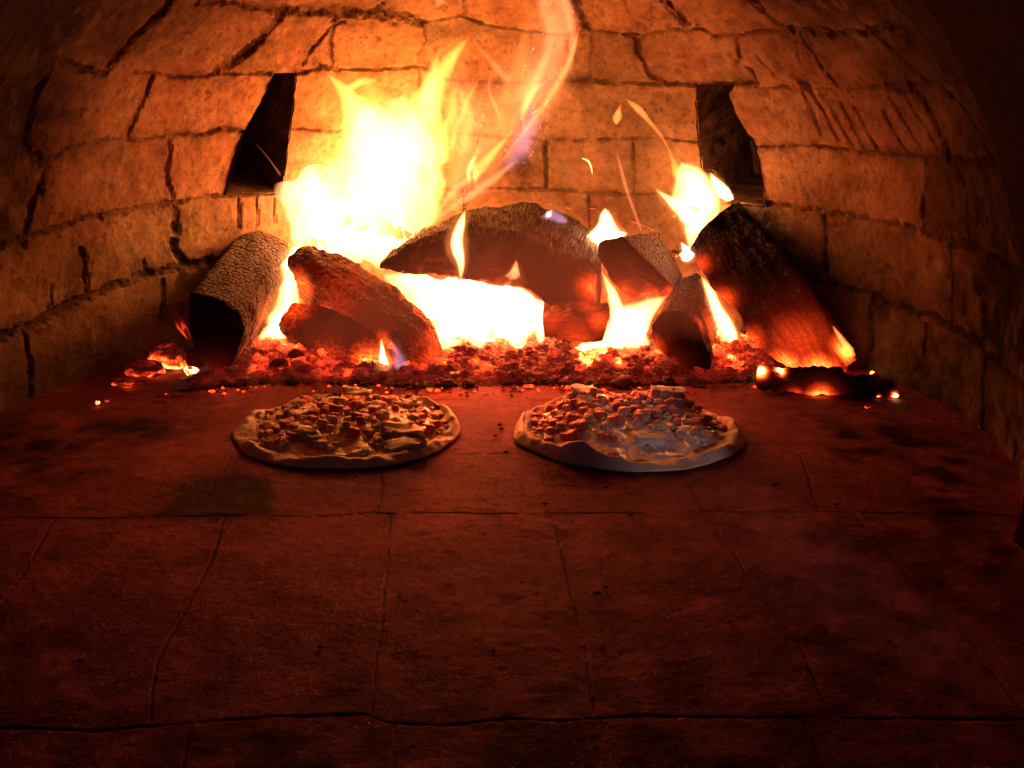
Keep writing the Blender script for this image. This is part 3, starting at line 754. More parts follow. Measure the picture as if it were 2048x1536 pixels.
o = tube_log('fire_log', [(598,530,4.25,34),(632,548,4.18,54),(700,590,4.05,64),(770,640,3.92,66),(830,690,3.80,56),(862,722,3.74,40)], M_CRACK,
   [(700,590,4.0,.10,.34),(610,570,4.1,.035,.6),(860,700,3.75,.04,.55),(780,690,3.78,.03,.6),(650,630,4.0,.03,.55)], seed=2, bark=1.0, amp=.0075)
tag(o, 'round reddish log sloping down from the tall blaze towards the pizzas', 'log', GROUP_LOGS)
o = tube_log('fire_log', [(580,640,4.02,40),(640,665,3.95,55),(710,695,3.86,52),(790,735,3.74,26)], M_CRACK,
   [(590,620,3.95,.04,.5),(740,730,3.72,.04,.75),(780,735,3.68,.03,.8),(640,740,3.72,.06,.5)], seed=3, bark=.9, amp=.0075)
tag(o, 'low dark log with red-hot underside lying below the sloping reddish log', 'log', GROUP_LOGS)

# big split log across the middle
o = loft('fire_log', [
   [(760,528,4.15),(758,530,4.12),(757,536,4.10),(758,537,4.16)],
   [(852,452,4.36),(838,478,4.12),(848,550,4.06),(850,540,4.34)],
   [(945,416,4.46),(930,446,4.12),(938,563,4.00),(945,545,4.40)],
   [(1060,400,4.46),(1035,462,4.10),(1046,580,3.96),(1060,560,4.40)],
   [(1152,432,4.40),(1120,508,4.05),(1108,618,3.92),(1150,600,4.35)],
   [(1200,482,4.34),(1190,540,4.02),(1186,622,3.90),(1200,600,4.30)]],
   M_ASHY, [(1000,590,3.95,.04,.5),(1190,570,3.95,.035,.7),(1180,615,3.88,.03,.6)], amp=0.007, seed=4, ns=120,
   bark_fn=lambda V, G, a: np.where((a < 0.30) | (a > 0.93), 1.0, 0.15))
tag(o, 'large wedge-shaped log lying across the middle of the fire, ashy on top', 'log', GROUP_LOGS)
o = loft('charred_chunk', [
   [(1088,602,3.95),(1086,640,3.86),(1090,676,3.84),(1092,660,4.05)],
   [(1150,598,3.92),(1150,628,3.80),(1150,682,3.79),(1150,660,4.02)],
   [(1214,606,3.92),(1220,632,3.82),(1204,680,3.82),(1210,660,4.0)]],
   M_CHAR, [(1200,640,3.8,.03,.6),(1150,680,3.78,.05,.5),(1100,640,3.84,.04,.45),(1180,600,3.86,.03,.55)], amp=.004, seed=5, nr=40)
tag(o, 'blocky charred chunk glowing dull red under the end of the large wedge-shaped log', 'charcoal')

o = loft('fire_log', [
   [(1200,484,4.08),(1248,474,4.08),(1300,524,4.05),(1345,573,4.02),(1336,592,4.0),(1272,606,4.0),(1234,575,4.0),(1194,512,4.05)],
   [(1228,480,4.24),(1284,470,4.24),(1322,514,4.22),(1355,562,4.2),(1348,580,4.18),(1292,590,4.18),(1258,560,4.18),(1228,506,4.2)],
   [(1262,476,4.40),(1320,466,4.40),(1342,505,4.40),(1364,550,4.38),(1358,566,4.38),(1312,572,4.38),(1282,545,4.38),(1260,500,4.4)]],
   M_BARK, [(1250,590,3.98,.03,.55),(1300,605,3.98,.03,.7),(1340,590,4.0,.02,.6)], amp=.003, seed=6, nr=60, rounding=3,
   bark_fn=lambda V, G, a: np.where((a > 0.10) & (a < 0.40), 1.0, 0.3))
tag(o, 'short log with dark oval end and cracked orange-lit side, beside the leaning slab', 'log', GROUP_LOGS)

o = loft('fire_log', [
   [(1298,655,3.72),(1325,626,3.74),(1366,622,3.74),(1396,650,3.70),(1415,700,3.67),(1421,745,3.66),(1402,760,3.65),(1384,757,3.65),(1350,732,3.66),(1312,692,3.68)],
   [(1345,582,4.2),(1365,556,4.2),(1392,545,4.2),(1412,560,4.2),(1427,600,4.18),(1437,645,4.16),(1425,655,4.16),(1410,655,4.16),(1385,632,4.18),(1355,604,4.2)]],
   M_CHAR, [(1300,700,3.68,.03,.6),(1400,650,3.75,.02,.5),(1435,650,3.9,.04,.6),(1340,740,3.62,.03,.5)], amp=.003, seed=7, nr=60, rounding=3)
tag(o, 'low log end with teardrop face resting on the floor behind the white-topped pizza', 'log', GROUP_LOGS)

o = loft('fire_log', [
   [(1382,495,4.16),(1408,455,4.18),(1462,410,4.22),(1490,408,4.40),(1420,450,4.42),(1396,480,4.36)],
   [(1455,612,3.96),(1500,570,3.96),(1568,510,3.99),(1606,540,4.20),(1540,570,4.22),(1484,596,4.16)],
   [(1524,702,3.76),(1580,680,3.74),(1652,636,3.78),(1690,652,4.02),(1630,670,4.04),(1562,694,3.98)],
   [(1575,736,3.67),(1625,742,3.63),(1688,744,3.62),(1714,700,3.84),(1660,715,3.88),(1600,724,3.84)]],
   M_CHAR, [(1400,530,4.1,.025,.6),(1440,600,3.95,.03,.8),(1490,680,3.78,.035,.85),(1560,735,3.66,.04,1.0),(1640,745,3.6,.045,1.0),(1690,700,3.72,.03,.95),(1600,680,3.72,.07,.5),(1680,660,3.8,.02,.5)],
   amp=.004, ridge=.007, seed=8, nr=110, ns=150, rounding=2,
   bark_fn=lambda V, G, a: 0.75 + 0 * a)
tag(o, 'long thick charred slab leaning diagonally against the wall, red-hot at its foot', 'log', GROUP_LOGS)

o = tube_log('fire_log', [(1512,756,3.48,20),(1540,758,3.47,26),(1600,768,3.45,34),(1660,772,3.43,29),(1730,780,3.40,30),(1796,790,3.38,15)], M_CHAR,
   [(1520,742,3.46,.012,1.4),(1560,742,3.46,.010,1.3),(1610,746,3.48,.012,.9),(1590,796,3.38,.016,.75),(1640,802,3.38,.022,1.2),(1675,806,3.38,.010,.9),(1792,794,3.36,.007,1.7),(1757,796,3.36,.004,1.5),(1655,782,3.36,.010,.45),(1740,756,3.44,.012,.8)], seed=9, bark=.5, amp=.011)
tag(o, 'flat blackened log on the floor in front of the leaning slab, edges glowing', 'log', GROUP_LOGS)
# remaining end of a burnt log behind the left log
# ------------------------------------------------------------------ coals
M_EMBER = ember_material('glowing_charcoal', gain=1.1)
M_BED = ember_material('ember_bed', gain=2.9, scale=70.0, ashy=0.22)
ICO = None
def ico(sub):
    bm = bmesh.new(); bmesh.ops.create_icosphere(bm, subdivisions=sub, radius=1)
    v = np.array([x.co[:] for x in bm.verts]); f = np.array([[q.index for q in x.verts] for x in bm.faces]); bm.free()
    return v, f
IC3, IC2 = ico(4), ico(2)
def coal(name, px, py, d, rx, ry, rz, heat, seed, mat_=None, floor=True, rot=0.0):
    v, f = IC3
    n = 1 + 0.35 * fbm(v * 1.3 + seed * 5.1, 3) + 0.12 * fbm(v * 4 + seed, 3)
    # chip into facets
    for k in range(5):
        a = np.array([math.sin(seed * 3.3 + k * 2.1), math.cos(seed * 1.7 + k * 1.3), math.sin(seed + k)]); a /= np.linalg.norm(a)
        t = v @ a * n; n = np.where(t > 0.72, n * 0.72 / np.maximum(t, 1e-3), n)
    V = v * n[:, None] * np.array([rx, ry, rz])
    c, s = math.cos(rot), math.sin(rot)
    V = np.stack([V[:, 0] * c - V[:, 2] * s, V[:, 1], V[:, 0] * s + V[:, 2] * c], -1)
    loc = P(px, py, d)
    if floor:
        loc[2] = -V[:, 2].min() + 0.001
    H = heat * (0.35 + 0.95 * sstep(-0.35, 0.45, fbm(v * 1.6 + seed * 2.2, 3))) * (1.0 if heat > 1 else (0.45 + 0.75 * sstep(0.55, -0.5, v[:, 2])))
    o = new_obj(name, V + loc, f, mat_ or M_EMBER, loc=loc * np.array([1, 1, 0]))
    add_float(o, 'glow', H)
    return o
CG = 'glowing charcoal pieces fallen beside the fire'
def cc(label, *a, **k):
    o = coal('charcoal', *a, **k); tag(o, label, 'charcoal', CG); return o
cc('curved red-hot charcoal piece leaning against the left log end', 335,712,3.78,.030,.018,.020,.95,1, floor=False)
cc('grey-topped charcoal lump with glowing rims, lowest of the pair beside the left log', 297,752,3.64,.029,.018,.013,.75,2)
cc('flat dull-red charcoal sliver on the dark floor left of all logs', 256,783,3.50,.023,.010,.006,.75,3)
cc('small yellow-hot charcoal lump tucked under the left log end', 382,742,3.68,.011,.010,.007,1.7,4)
cc('upright strip of red charcoal standing behind the left log end', 362,650,3.95,.007,.008,.026,.55,5, floor=False, rot=.35)
cc('tiny bright spark of charcoal on the floor under the left log', 393,774,3.52,.0032,.003,.003,2.0,6)
cc('tiny orange ember alone at the dark left wall foot', 196,817,3.27,.0034,.003,.003,1.6,7)
cc('tiny dull ember beside the lone orange ember near the left wall', 215,808,3.30,.0036,.003,.003,.7,8)
cc('honeycombed pale-red charcoal lump directly behind the left pizza', 902,740,3.66,.017,.012,.009,.80,9)
cc('rounded red charcoal behind the gap between the pizzas', 1130,745,3.62,.011,.009,.008,.62,10)
cc('bright charcoal crumb at the foot of the right teardrop log', 1312,742,3.60,.006,.004,.003,1.2,11)
cc('yellow-hot charcoal knob on the end of the flat blackened log', 1533,742,3.62,.008,.007,.006,1.8,12, floor=False)
cc('small bright ember behind the flat blackened log near the wall', 1745,747,3.66,.004,.004,.004,1.8,13, floor=False)
cc('tiny faint ember on the dark floor before the flat blackened log', 1733,830,3.22,.004,.003,.003,.8,14)
cc('dark red charcoal chunk between the left log and the low dark log', 560,735,3.70,.016,.012,.011,.62,15)
cc('cracked red charcoal block under the white gap flame', 590,712,3.82,.014,.012,.014,.8,16)
cc('dim grey charcoal flake on the floor before the left log', 325,808,3.34,.010,.006,.003,.25,17)

# the ember bed: low mound of ash and crumbled charcoal
def build_bed():
    edge = [(345,786),(420,778),(520,770),(640,766),(760,771),(880,776),(1000,771),(1100,769),(1220,772),(1340,774),(1440,768),(1510,765),(1560,762),(1620,758)]
    F = np.array([floor_at(*p) for p in edge])
    nx, ny = 420, 190
    xs = np.linspace(F[0, 0] - .01, F[-1, 0] + .01, nx); yb = CY + RAD * 0.96
    yf = np.interp(xs, F[:, 0], F[:, 1])
    T = np.linspace(0, 1, ny)
    X = np.repeat(xs[:, None], ny, 1)
    Ybk = CY + np.sqrt(np.maximum((RAD * .97) ** 2 - (xs - CX) ** 2, 0.01))
    Y = yf[:, None] + (Ybk - yf)[:, None] * (T[None, :] ** 1.25)
    q = np.stack([X.ravel(), Y.ravel(), 0 * X.ravel()], -1)
    q[:, 1] += fbm(q * 25, 3) * .02 * (1 - np.tile(T, nx))
    dfront = q[:, 1] - np.repeat(yf, ny)
    side = np.clip(np.minimum(q[:, 0] - xs[0], xs[-1] - q[:, 0]) / .06, 0, 1)
    rise = sstep(0, .13, dfront) * side
    lump = fbm(q * 55 + 3, 3); lump2 = fbm(q * 120 + 8, 3)
    z = rise * .020 + (np.abs(lump) * .010 + np.abs(lump2) * .005) * sstep(-.004, .04, dfront) * side - .0025 + .0022 * sstep(0, .01, dfront)
    V = np.stack([q[:, 0], q[:, 1], z], -1)
    hots = [(960,700,4.0,.10,1.25),(900,720,3.8,.06,.95),(1010,730,3.75,.08,.9),(1190,730,3.72,.09,1.15),(1150,760,3.6,.05,.6),(1280,740,3.7,.06,.9),(570,700,3.85,.06,1.0),(520,740,3.7,.05,.7),
            (700,750,3.68,.06,.5),(800,755,3.66,.05,.6),(1450,700,3.75,.06,.85),(1470,740,3.66,.05,.6),(380,745,3.68,.03,.7),(620,690,4.1,.1,1.0),(1390,760,3.6,.04,.4)]
    Hh = heat_field(V * np.array([1, 1, 0]), [(a, b, c, r, k) for a, b, c, r, k in []])
    for a, b, c, r, k in hots:
        f = floor_at(a, min(max(b, 700), 765)); e = np.hypot(V[:, 0] - f[0], V[:, 1] - f[1]) / r
        Hh = np.maximum(Hh, k * np.exp(-e ** 2))
    Hh = np.maximum(Hh, .42 * side * sstep(.015, .08, dfront))
    Hh = Hh * (0.30 + 0.90 * sstep(-.25, .28, fbm(q * 17 + 44, 3))); Hh = np.maximum(Hh, .17 * sstep(.002, .02, dfront)); Hh *= sstep(-.002, .025, dfront) * side * (0.65 + .7 * sstep(-.3, .4, lump))
    vs, fs, hs = [V], [grid_faces(nx, ny)], [Hh]
    # crumbled charcoal on it
    v, f = IC2
    tri_v, tri_f, tri_h = [], [], []
    off = 0
    r2 = np.random.default_rng(5)
    for k in range(1500):
        i = r2.integers(0, len(V))
        if r2.random() < .45:
            i = (r2.integers(0, nx)) * ny + r2.integers(0, 60)
        p = V[i]
        if side[i] < .3 or dfront[i] < -.004 + .01 * r2.random(): continue
        s = r2.choice([.0025, .004, .006, .009], p=[.35, .35, .2, .1]) * (0.7 + .6 * r2.random())
        n = 1 + .6 * fbm(v * 1.3 + k * 3.7, 3)
        for kk in range(4):
            a3 = r2.normal(size=3); a3 /= np.linalg.norm(a3); t3 = v @ a3 * n; n = np.where(t3 > .5, n * .5 / np.maximum(t3, 1e-3), n)
        w = v * n[:, None] * s * np.array([1 + 1.1 * r2.random() ** 2, 1 + .4 * r2.random(), .8])
        a = r2.random() * 6.28; c_, s_ = math.cos(a), math.sin(a)
        w = np.stack([w[:, 0] * c_ - w[:, 1] * s_, w[:, 0] * s_ + w[:, 1] * c_, w[:, 2]], -1)
        tri_v.append(w + p + np.array([0, 0, s * .35])); tri_f.append(f + off); off += len(v)
        tri_h.append(np.full(len(v), np.clip(Hh[i] * (.5 + .9 * r2.random()), 0, 1.5)))
    for k in range(260):
        x = xs[0] + (xs[-1] - xs[0]) * r2.random(); y0 = np.interp(x, xs, yf)
        y = y0 - abs(r2.normal()) * .022 - .002
        s = r2.choice([.001, .0017, .003], p=[.55, .33, .12])
        n = 1 + .6 * fbm(v * 1.3 + k * 2.9, 2)
        w = v * n[:, None] * s * np.array([1.4, 1, .7])
        tri_v.append(w + np.array([x, y, s * .5])); tri_f.append(f + off); off += len(v)
        tri_h.append(np.full(len(v), .75 if r2.random() < .12 else .12))
    Va = np.concatenate([V] + tri_v); 
    quads = grid_faces(nx, ny)
    fl = [tuple(x) for x in quads] + [tuple(x + len(V)) for x in np.concatenate(tri_f)]
    o = new_obj('ember_bed', Va, fl, M_BED)
    add_float(o, 'glow', np.concatenate([Hh] + tri_h))
    tag(o, 'glowing bed of crumbled charcoal and ash under the logs', 'embers', kind='stuff')
build_bed()

def build_crumbs():
    v, f = ico(1); r3 = np.random.default_rng(9); vs, fs = [], []
    spots = [(1000, 850), (1003, 858), (990, 872), (1012, 905), (590, 938), (560, 925), (1211, 976), (1090, 1008)] + [(r3.uniform(150, 1900), r3.uniform(845, 1420)) for _ in range(45)]
    for k, (a, b) in enumerate(spots):
        c = floor_at(a, b); s = r3.choice([.0008, .0014, .0024], p=[.5, .35, .15]) if k > 7 else .0022
        n = 1 + .5 * fbm(v * 1.4 + k * 3.1, 2)
        fs.append(f + len(vs) * len(v)); vs.append(v * n[:, None] * s * np.array([1.5, 1, .6]) + c + np.array([0, 0, s * .3]))
    o = new_obj('crumbs', np.concatenate(vs), np.concatenate(fs), M_BURNT)
    tag(o, 'burnt crumbs and specks of ash scattered over the oven floor', 'crumbs', kind='stuff')
M_BURNT = food_material('burnt_crumb', (0.012, 0.010, 0.009), (0.10, 0.075, 0.055), rough=.9, spec=.1)
build_crumbs()

# ------------------------------------------------------------------ flames
ORANGE = (1.0, 0.225, 0.038); GOLD = (1.0, 0.285, 0.095); WHITE = (1.0, 0.52, 0.24); LILAC = (0.75, 0.36, 0.62); PINK = (1.0, 0.27, 0.10); RED = (1.0, .2, .03)
def tongue(name, spine, color, k, parent=None, depth=0.8, seed=0, n=28, K=46, wisp=0.10, dwave=0.06):
    if k < 10: wisp, dwave, n, K = 0.02, 0.0, 48, 80
    sp = np.array(spine, float)
    t0 = np.concatenate([[0], np.cumsum(np.hypot(np.diff(sp[:, 0]), np.diff(sp[:, 1])))]); t0 /= t0[-1]
    t = np.linspace(0, 1, K)
    # smooth interpolation through the spine points
    def itp(y):
        m = np.gradient(y, t0) if len(y) > 2 else np.full(len(y), (y[-1] - y[0]))
        out = np.zeros(K)
        for q_, tt in enumerate(t):
            i = min(max(np.searchsorted(t0, tt) - 1, 0), len(t0) - 2); hh = t0[i + 1] - t0[i]; s = (tt - t0[i]) / hh
            out[q_] = y[i] * (2 * s ** 3 - 3 * s ** 2 + 1) + hh * m[i] * (s ** 3 - 2 * s ** 2 + s) + y[i + 1] * (-2 * s ** 3 + 3 * s ** 2) + hh * m[i + 1] * (s ** 3 - s ** 2)
        return out
    px, py, w, d = itp(sp[:, 0]), itp(sp[:, 1]), np.maximum(itp(sp[:, 2]), 0.3), itp(sp[:, 3])
    d = d + dwave * np.sin(t * 5 + seed * 1.9) * 0.5
    for i_ in range(K):
        tw_, sw_ = wall_hit(px[i_], py[i_])
        dw = surf(np.array([tw_]), np.array([sw_]))[0, 1] / h
        d[i_] = min(d[i_], dw - 0.09 - w[i_] * d[i_] / FPX * depth)
    d[1:-1] = 0.25 * d[:-2] + 0.5 * d[1:-1] + 0.25 * d[2:]
    W = np.array([P(a, b, c) for a, b, c in zip(px, py, d)])
    R = w * d * h / FPX
    u = t
    R = R * np.minimum(1, np.sqrt(np.clip(np.minimum(u, 1 - u) / 0.08, 0, 1)) + 0.03)
    tan = np.gradient(W, axis=0); tan /= np.maximum(np.linalg.norm(tan, axis=1, keepdims=True), 1e-9)
    view = np.array([0, 1.0, -0.1])
    side = np.cross(tan, view); side /= np.maximum(np.linalg.norm(side, axis=1, keepdims=True), 1e-9)
    dep = np.cross(side, tan)
    a = np.linspace(0, 2 * math.pi, n, endpoint=False)
    V = (W[:, None, :] + R[:, None, None] * (side[:, None, :] * np.cos(a)[None, :, None] + dep[:, None, :] * (np.sin(a) * np.abs(np.sin(a)) ** (2.1 if k >= 200 else 2.6) * depth)[None, :, None])).reshape(-1, 3)
    V = np.concatenate([V, W[:1], W[-1:]])
    am = np.concatenate([np.repeat(R, n), R[:1], R[-1:]])[:, None]
    st = V * np.array([1, 1, .45])
    V = V + np.stack([fbm(st * 34 + seed * 13 + q_ * 41, 3) for q_ in range(3)], -1) * am * wisp * 4 * np.array([1, 1, .6])
    fl = [(i * n + j, i * n + (j + 1) % n, (i + 1) * n + (j + 1) % n, (i + 1) * n + j) for i in range(K - 1) for j in range(n)]
    fl += [(K * n, (j + 1) % n, j) for j in range(n)] + [(K * n + 1, (K - 1) * n + j, (K - 1) * n + (j + 1) % n) for j in range(n)]
    tri = np.array([t_ for f_ in fl for t_ in ((f_[0], f_[1], f_[2]), (f_[0], f_[2], f_[-1])) if len(set(t_)) == 3])
    Vc = V - V.mean(0)
    if np.einsum('ij,ij->i', Vc[tri[:, 0]], np.cross(Vc[tri[:, 1]], Vc[tri[:, 2]])).sum() < 0: fl = [f_[::-1] for f_ in fl]
    base = W[np.argmin(W[:, 2])]
    pl = np.array(parent.location) if parent is not None else base
    peak = 13.0 * k / 420 if k >= 200 else (0.024 * k if k > 15 else 0.06 * k)
    kk = float('%.2g' % (peak / max(2 * R.max() * depth, 1e-4)))
    o = new_obj(name, V, fl, flame_material(color, kk), parent, loc=None)
    o.data.transform(Matrix.Translation(Vector(-pl)))
    if parent is None: o.location = tuple(pl)
    return o
def flame(label, tongues, group=None):
    # the hottest tongues get an added orange mantle that imitates bloom and softens edges
    tongues = list(tongues)
    for s, c, k, dp in list(tongues):
        if k >= 200 and max(p[2] for p in s) > 8:
            tongues.append(([(p[0], p[1], p[2] * 1.32 + 5.0, p[3]) for p in s], (1.0, .25, .045), 36 if len(tongues) < 6 else 8, dp))
    """tongues: list of (spine, color, k, depth)."""
    if len(tongues) == 1:
        s, c, k, dp = tongues[0]
        o = tongue('flame', s, c, k, depth=dp, seed=len(bpy.data.objects))
        return tag(o, label, 'flame', group)
    s0 = tongues[0][0][0]
    root = empty('flame', P(s0[0], s0[1], s0[3])); tag(root, label, 'flame', group)
    for i, (s, c, k, dp) in enumerate(tongues):
        tongue('flame_tongue', s, c, k, root, dp, seed=i + len(label))
    return root

FG = 'flames rising from the burning logs'
D0 = 4.50
flame('tall white-hot blaze rising between the left logs with forked yellow tips', [
  ([(760,520,60,4.25),(775,450,95,D0),(785,390,92,D0),(795,320,84,D0),(800,270,66,D0),(800,225,40,D0),(812,185,8,D0)], GOLD, 290, .7),
  ([(640,520,45,4.3),(640,470,74,D0),(632,410,70,D0),(625,375,62,D0),(618,350,46,D0),(610,338,20,D0)], GOLD, 300, .6),
  ([(700,520,60,4.3),(705,440,90,D0),(712,370,80,D0),(735,300,62,D0),(750,250,48,D0),(752,205,34,D0)], GOLD, 260, .6),
  ([(820,330,56,D0),(842,260,40,D0),(858,195,30,D0),(880,150,22,D0),(905,115,14,D0),(941,70,1,D0)], ORANGE, 300, .6),
  ([(850,210,22,D0),(862,160,15,D0),(872,125,9,D0),(882,95,1,D0)], ORANGE, 140, .6),
  ([(770,320,56,D0),(738,270,46,D0),(714,228,33,D0),(690,188,19,D0),(672,165,9,D0),(650,144,1,D0)], ORANGE, 420, .6),
  ([(740,260,40,D0),(745,215,42,D0),(742,185,34,D0),(735,162,18,D0)], ORANGE, 60, .5),
  ([(690,180,10,D0),(720,165,10,D0),(755,160,4,D0)], ORANGE, 120, .5),
  ([(880,330,24,D0),(875,280,22,D0),(900,225,1,D0)], ORANGE, 130, .6),
  ([(850,460,26,4.3),(868,400,22,4.3),(872,340,22,D0),(892,240,1,D0)], ORANGE, 120, .6)], FG)
flame('tall ragged veil of faint orange flame leaning towards the vault beside the white-hot blaze', [
  ([(890,440,12,D0),(945,350,58,D0),(1000,260,86,D0),(1060,165,84,D0),(1105,75,56,D0),(1115,-30,40,D0)], PINK, 6, .35),
  ([(900,420,8,4.3),(930,330,40,4.3),(930,240,52,4.3),(925,170,34,4.3),(930,110,3,4.3)], PINK, 8, .3),
  ([(885,430,10,4.35),(908,340,34,4.3),(915,255,38,4.3),(902,185,22,4.25),(908,125,3,4.2)], ORANGE, 13, .3),
  ([(960,330,10,4.3),(1000,250,40,4.3),(1030,180,36,4.3),(1045,110,22,4.2),(1060,40,4,4.1)], ORANGE, 11, .3),
  ([(1020,260,8,4.3),(1062,190,30,4.3),(1100,120,32,4.2),(1122,50,26,4.1),(1125,-30,14,4.0)], PINK, 12, .3),
  ([(948,372,2,4.3),(958,340,13,4.3),(978,318,12,4.3),(1000,290,8,4.3),(1026,262,.6,4.3)], ORANGE, 110, .4),
  ([(950,360,6,4.3),(948,325,8,4.3),(956,300,5,4.3),(962,272,.6,4.3)], ORANGE, 60, .4),
  ([(940,370,2,4.3),(936,345,7,4.3),(944,322,6,4.3),(952,310,2,4.3)], GOLD, 90, .4),
  ([(922,318,1,4.3),(932,275,13,4.3),(936,232,14,4.3),(925,190,10,4.3),(908,160,1,4.3)], ORANGE, 44, .35),
  ([(890,330,10,4.3),(902,270,17,4.3),(905,210,13,4.3),(916,160,2,4.3)], ORANGE, 44, .35),
  ([(905,300,6,4.3),(918,245,8,4.3),(940,195,6,4.3),(962,150,1,4.3)], ORANGE, 40, .35),
  ([(1040,235,6,4.3),(1056,200,12,4.3),(1072,160,13,4.3),(1090,120,9,4.3),(1112,72,.6,4.3)], ORANGE, 46, .35),
  ([(1046,262,2,4.3),(1048,225,8,4.3),(1062,190,8,4.3),(1095,160,3,4.3),(1120,140,.6,4.3)], PINK, 40, .4),
  ([(985,345,1,4.3),(1045,268,5,4.3),(1100,192,8,4.3),(1140,117,8,4.3),(1160,50,1,4.3)], ORANGE, 50, .4),
  ([(1000,330,4,4.3),(1060,255,16,4.3),(1105,180,20,4.3),(1135,110,16,4.3),(1150,60,3,4.3)], PINK, 17, .3),
  ([(868,442,4,4.2),(915,408,9,4.2),(975,366,11,4.2),(1040,318,2,4.2)], PINK, 40, .35),
  ([(872,430,3,4.2),(905,385,8,4.2),(950,350,7,4.2),(990,330,1,4.2)], PINK, 30, .35),
  ([(945,80,.6,4.3),(975,115,6,4.3),(1005,150,8,4.3),(1022,172,.6,4.3)], PINK, 24, .4),
  ([(985,140,.6,4.3),(978,175,4,4.3),(992,215,5,4.3),(1002,250,.6,4.3)], PINK, 24, .5),
  ([(1005,345,6,4.3),(1035,300,26,4.3),(1058,250,24,4.3),(1070,200,3,4.3)], LILAC, 16, .25),
  ([(1085,120,6,4.2),(1100,60,16,4.2),(1090,10,20,4.2),(1085,-40,10,4.2)], PINK, 22, .4),
  ([(1130,150,3,4.2),(1145,90,9,4.2),(1140,30,12,4.2),(1120,-30,6,4.2)], PINK, 24, .4),
  ([(870,20,3,4.1),(885,-10,12,4.1),(880,-40,10,4.1)], PINK, 24, .4)], FG)
flame('slim upright white flame licking the front of the large wedge-shaped log', [
  ([(921,560,2,3.98),(922,530,8,3.98),(913,485,15,3.98),(920,450,10,4.0),(931,418,1,4.02)], GOLD, 420, .6)], FG)
flame('white-hot fire mass burning in the hollow under the large wedge-shaped log', [
  ([(765,548,10,4.2),(830,580,40,4.2),(910,610,62,4.15),(990,622,70,4.12),(1050,635,58,4.1),(1098,650,16,4.1)], GOLD, 420, .6),
  ([(1000,640,50,4.0),(1020,585,34,4.0),(1030,550,14,3.97),(1033,518,1,3.97)], GOLD, 380, .5),
  ([(790,556,16,4.22),(870,560,24,4.22),(950,575,30,4.2),(1040,600,30,4.15),(1090,615,8,4.12)], GOLD, 400, .6),
  ([(905,705,8,3.9),(890,670,30,3.95),(905,620,34,4.05),(925,580,12,4.1)], GOLD, 400, .6),
  ([(960,700,10,3.9),(955,660,40,3.95),(965,610,40,4.05),(975,570,12,4.1)], GOLD, 420, .6),
  ([(1040,702,8,3.9),(1030,660,36,3.95),(1040,615,36,4.05),(1060,585,10,4.1)], GOLD, 420, .6),
  ([(1080,690,4,3.92),(1082,655,18,3.95),(1085,620,14,4.0),(1090,590,2,4.05)], GOLD, 380, .6),
  ([(850,655,4,4.0),(858,620,18,4.05),(850,590,22,4.1),(840,560,8,4.15)], GOLD, 380, .6)], FG)
flame('star-shaped white flame between the charred chunk and the teardrop log', [
  ([(1130,710,6,3.86),(1170,712,22,3.86),(1220,690,38,3.9),(1258,650,42,3.95),(1290,622,26,3.98),(1336,590,1,4.0)], GOLD, 420, .6),
  ([(1246,660,30,3.95),(1236,620,18,3.95),(1222,585,11,3.98),(1202,542,1,4.0)], GOLD, 420, .6),
  ([(1300,690,6,3.9),(1270,670,30,3.92),(1262,640,30,3.95),(1255,612,6,3.97)], GOLD, 380, .6)], FG)
flame('narrow white flame in the slot between the teardrop log and the leaning slab', [
  ([(1472,694,6,3.98),(1458,665,16,4.0),(1436,620,14,4.05),(1416,578,9,4.1),(1402,550,1,4.15)], GOLD, 420, .6)], FG)
flame('bright pointed flame burning on the upper end of the leaning slab', [
  ([(1384,515,2,4.2),(1385,475,18,4.25),(1394,430,40,4.3),(1392,390,44,4.32),(1376,352,28,4.32),(1362,322,4,4.32)], GOLD, 400, .6),
  ([(1385,440,22,4.28),(1358,412,16,4.3),(1334,396,8,4.3),(1310,378,1,4.3)], GOLD, 350, .6),
  ([(1400,420,20,4.3),(1425,390,18,4.3),(1428,368,9,4.3),(1418,345,1,4.3)], ORANGE, 300, .6),
  ([(1360,360,18,4.32),(1352,335,10,4.32),(1340,305,3.2,4.32),(1325,275,3.5,4.32),(1300,245,5,4.32),(1275,218,8,4.32),(1250,196,1,4.32)], ORANGE, 120, .6)], FG)
flame('little white flame beside the dark opening just above the leaning slab', [
  ([(1468,398,3,4.36),(1452,390,13,4.36),(1436,370,10,4.36),(1420,345,1,4.36)], WHITE, 380, .6)], FG)
flame('small white tent-shaped flame on top of the short log', [
  ([(1213,492,30,4.25),(1213,470,34,4.25),(1213,448,17,4.25),(1211,430,12,4.25),(1210,415,2,4.25)], WHITE, 420, .6),
  ([(1172,474,1,4.25),(1195,470,13,4.25),(1230,472,14,4.25),(1256,466,1,4.25)], WHITE, 380, .6)], FG)
flame('faint lilac flame flickering on the ashy top of the large wedge-shaped log', [
  ([(1082,436,3,4.3),(1105,430,13,4.3),(1128,440,10,4.3),(1142,448,1,4.3)], LILAC, 22, .6),
  ([(1092,436,2,4.3),(1098,428,7,4.3),(1104,420,1,4.3)], WHITE, 60, .6)], FG)
flame('tiny blue-white flame squeezed between the short log and the leaning slab', [
  ([(1366,520,8,4.16),(1374,508,14,4.16),(1368,494,6,4.16),(1362,484,1,4.16)], (0.9, .7, .75), 300, .6)], FG)
flame('white flame filling the gap between the cracked left log and the low dark log', [
  ([(540,672,16,4.0),(560,650,34,4.02),(572,610,24,4.1),(582,560,22,4.2),(592,520,26,4.3),(600,490,20,D0)], GOLD, 420, .6),
  ([(515,678,1,3.98),(545,662,16,3.98),(580,655,16,3.98),(602,645,1,4.0)], GOLD, 380, .6)], FG)
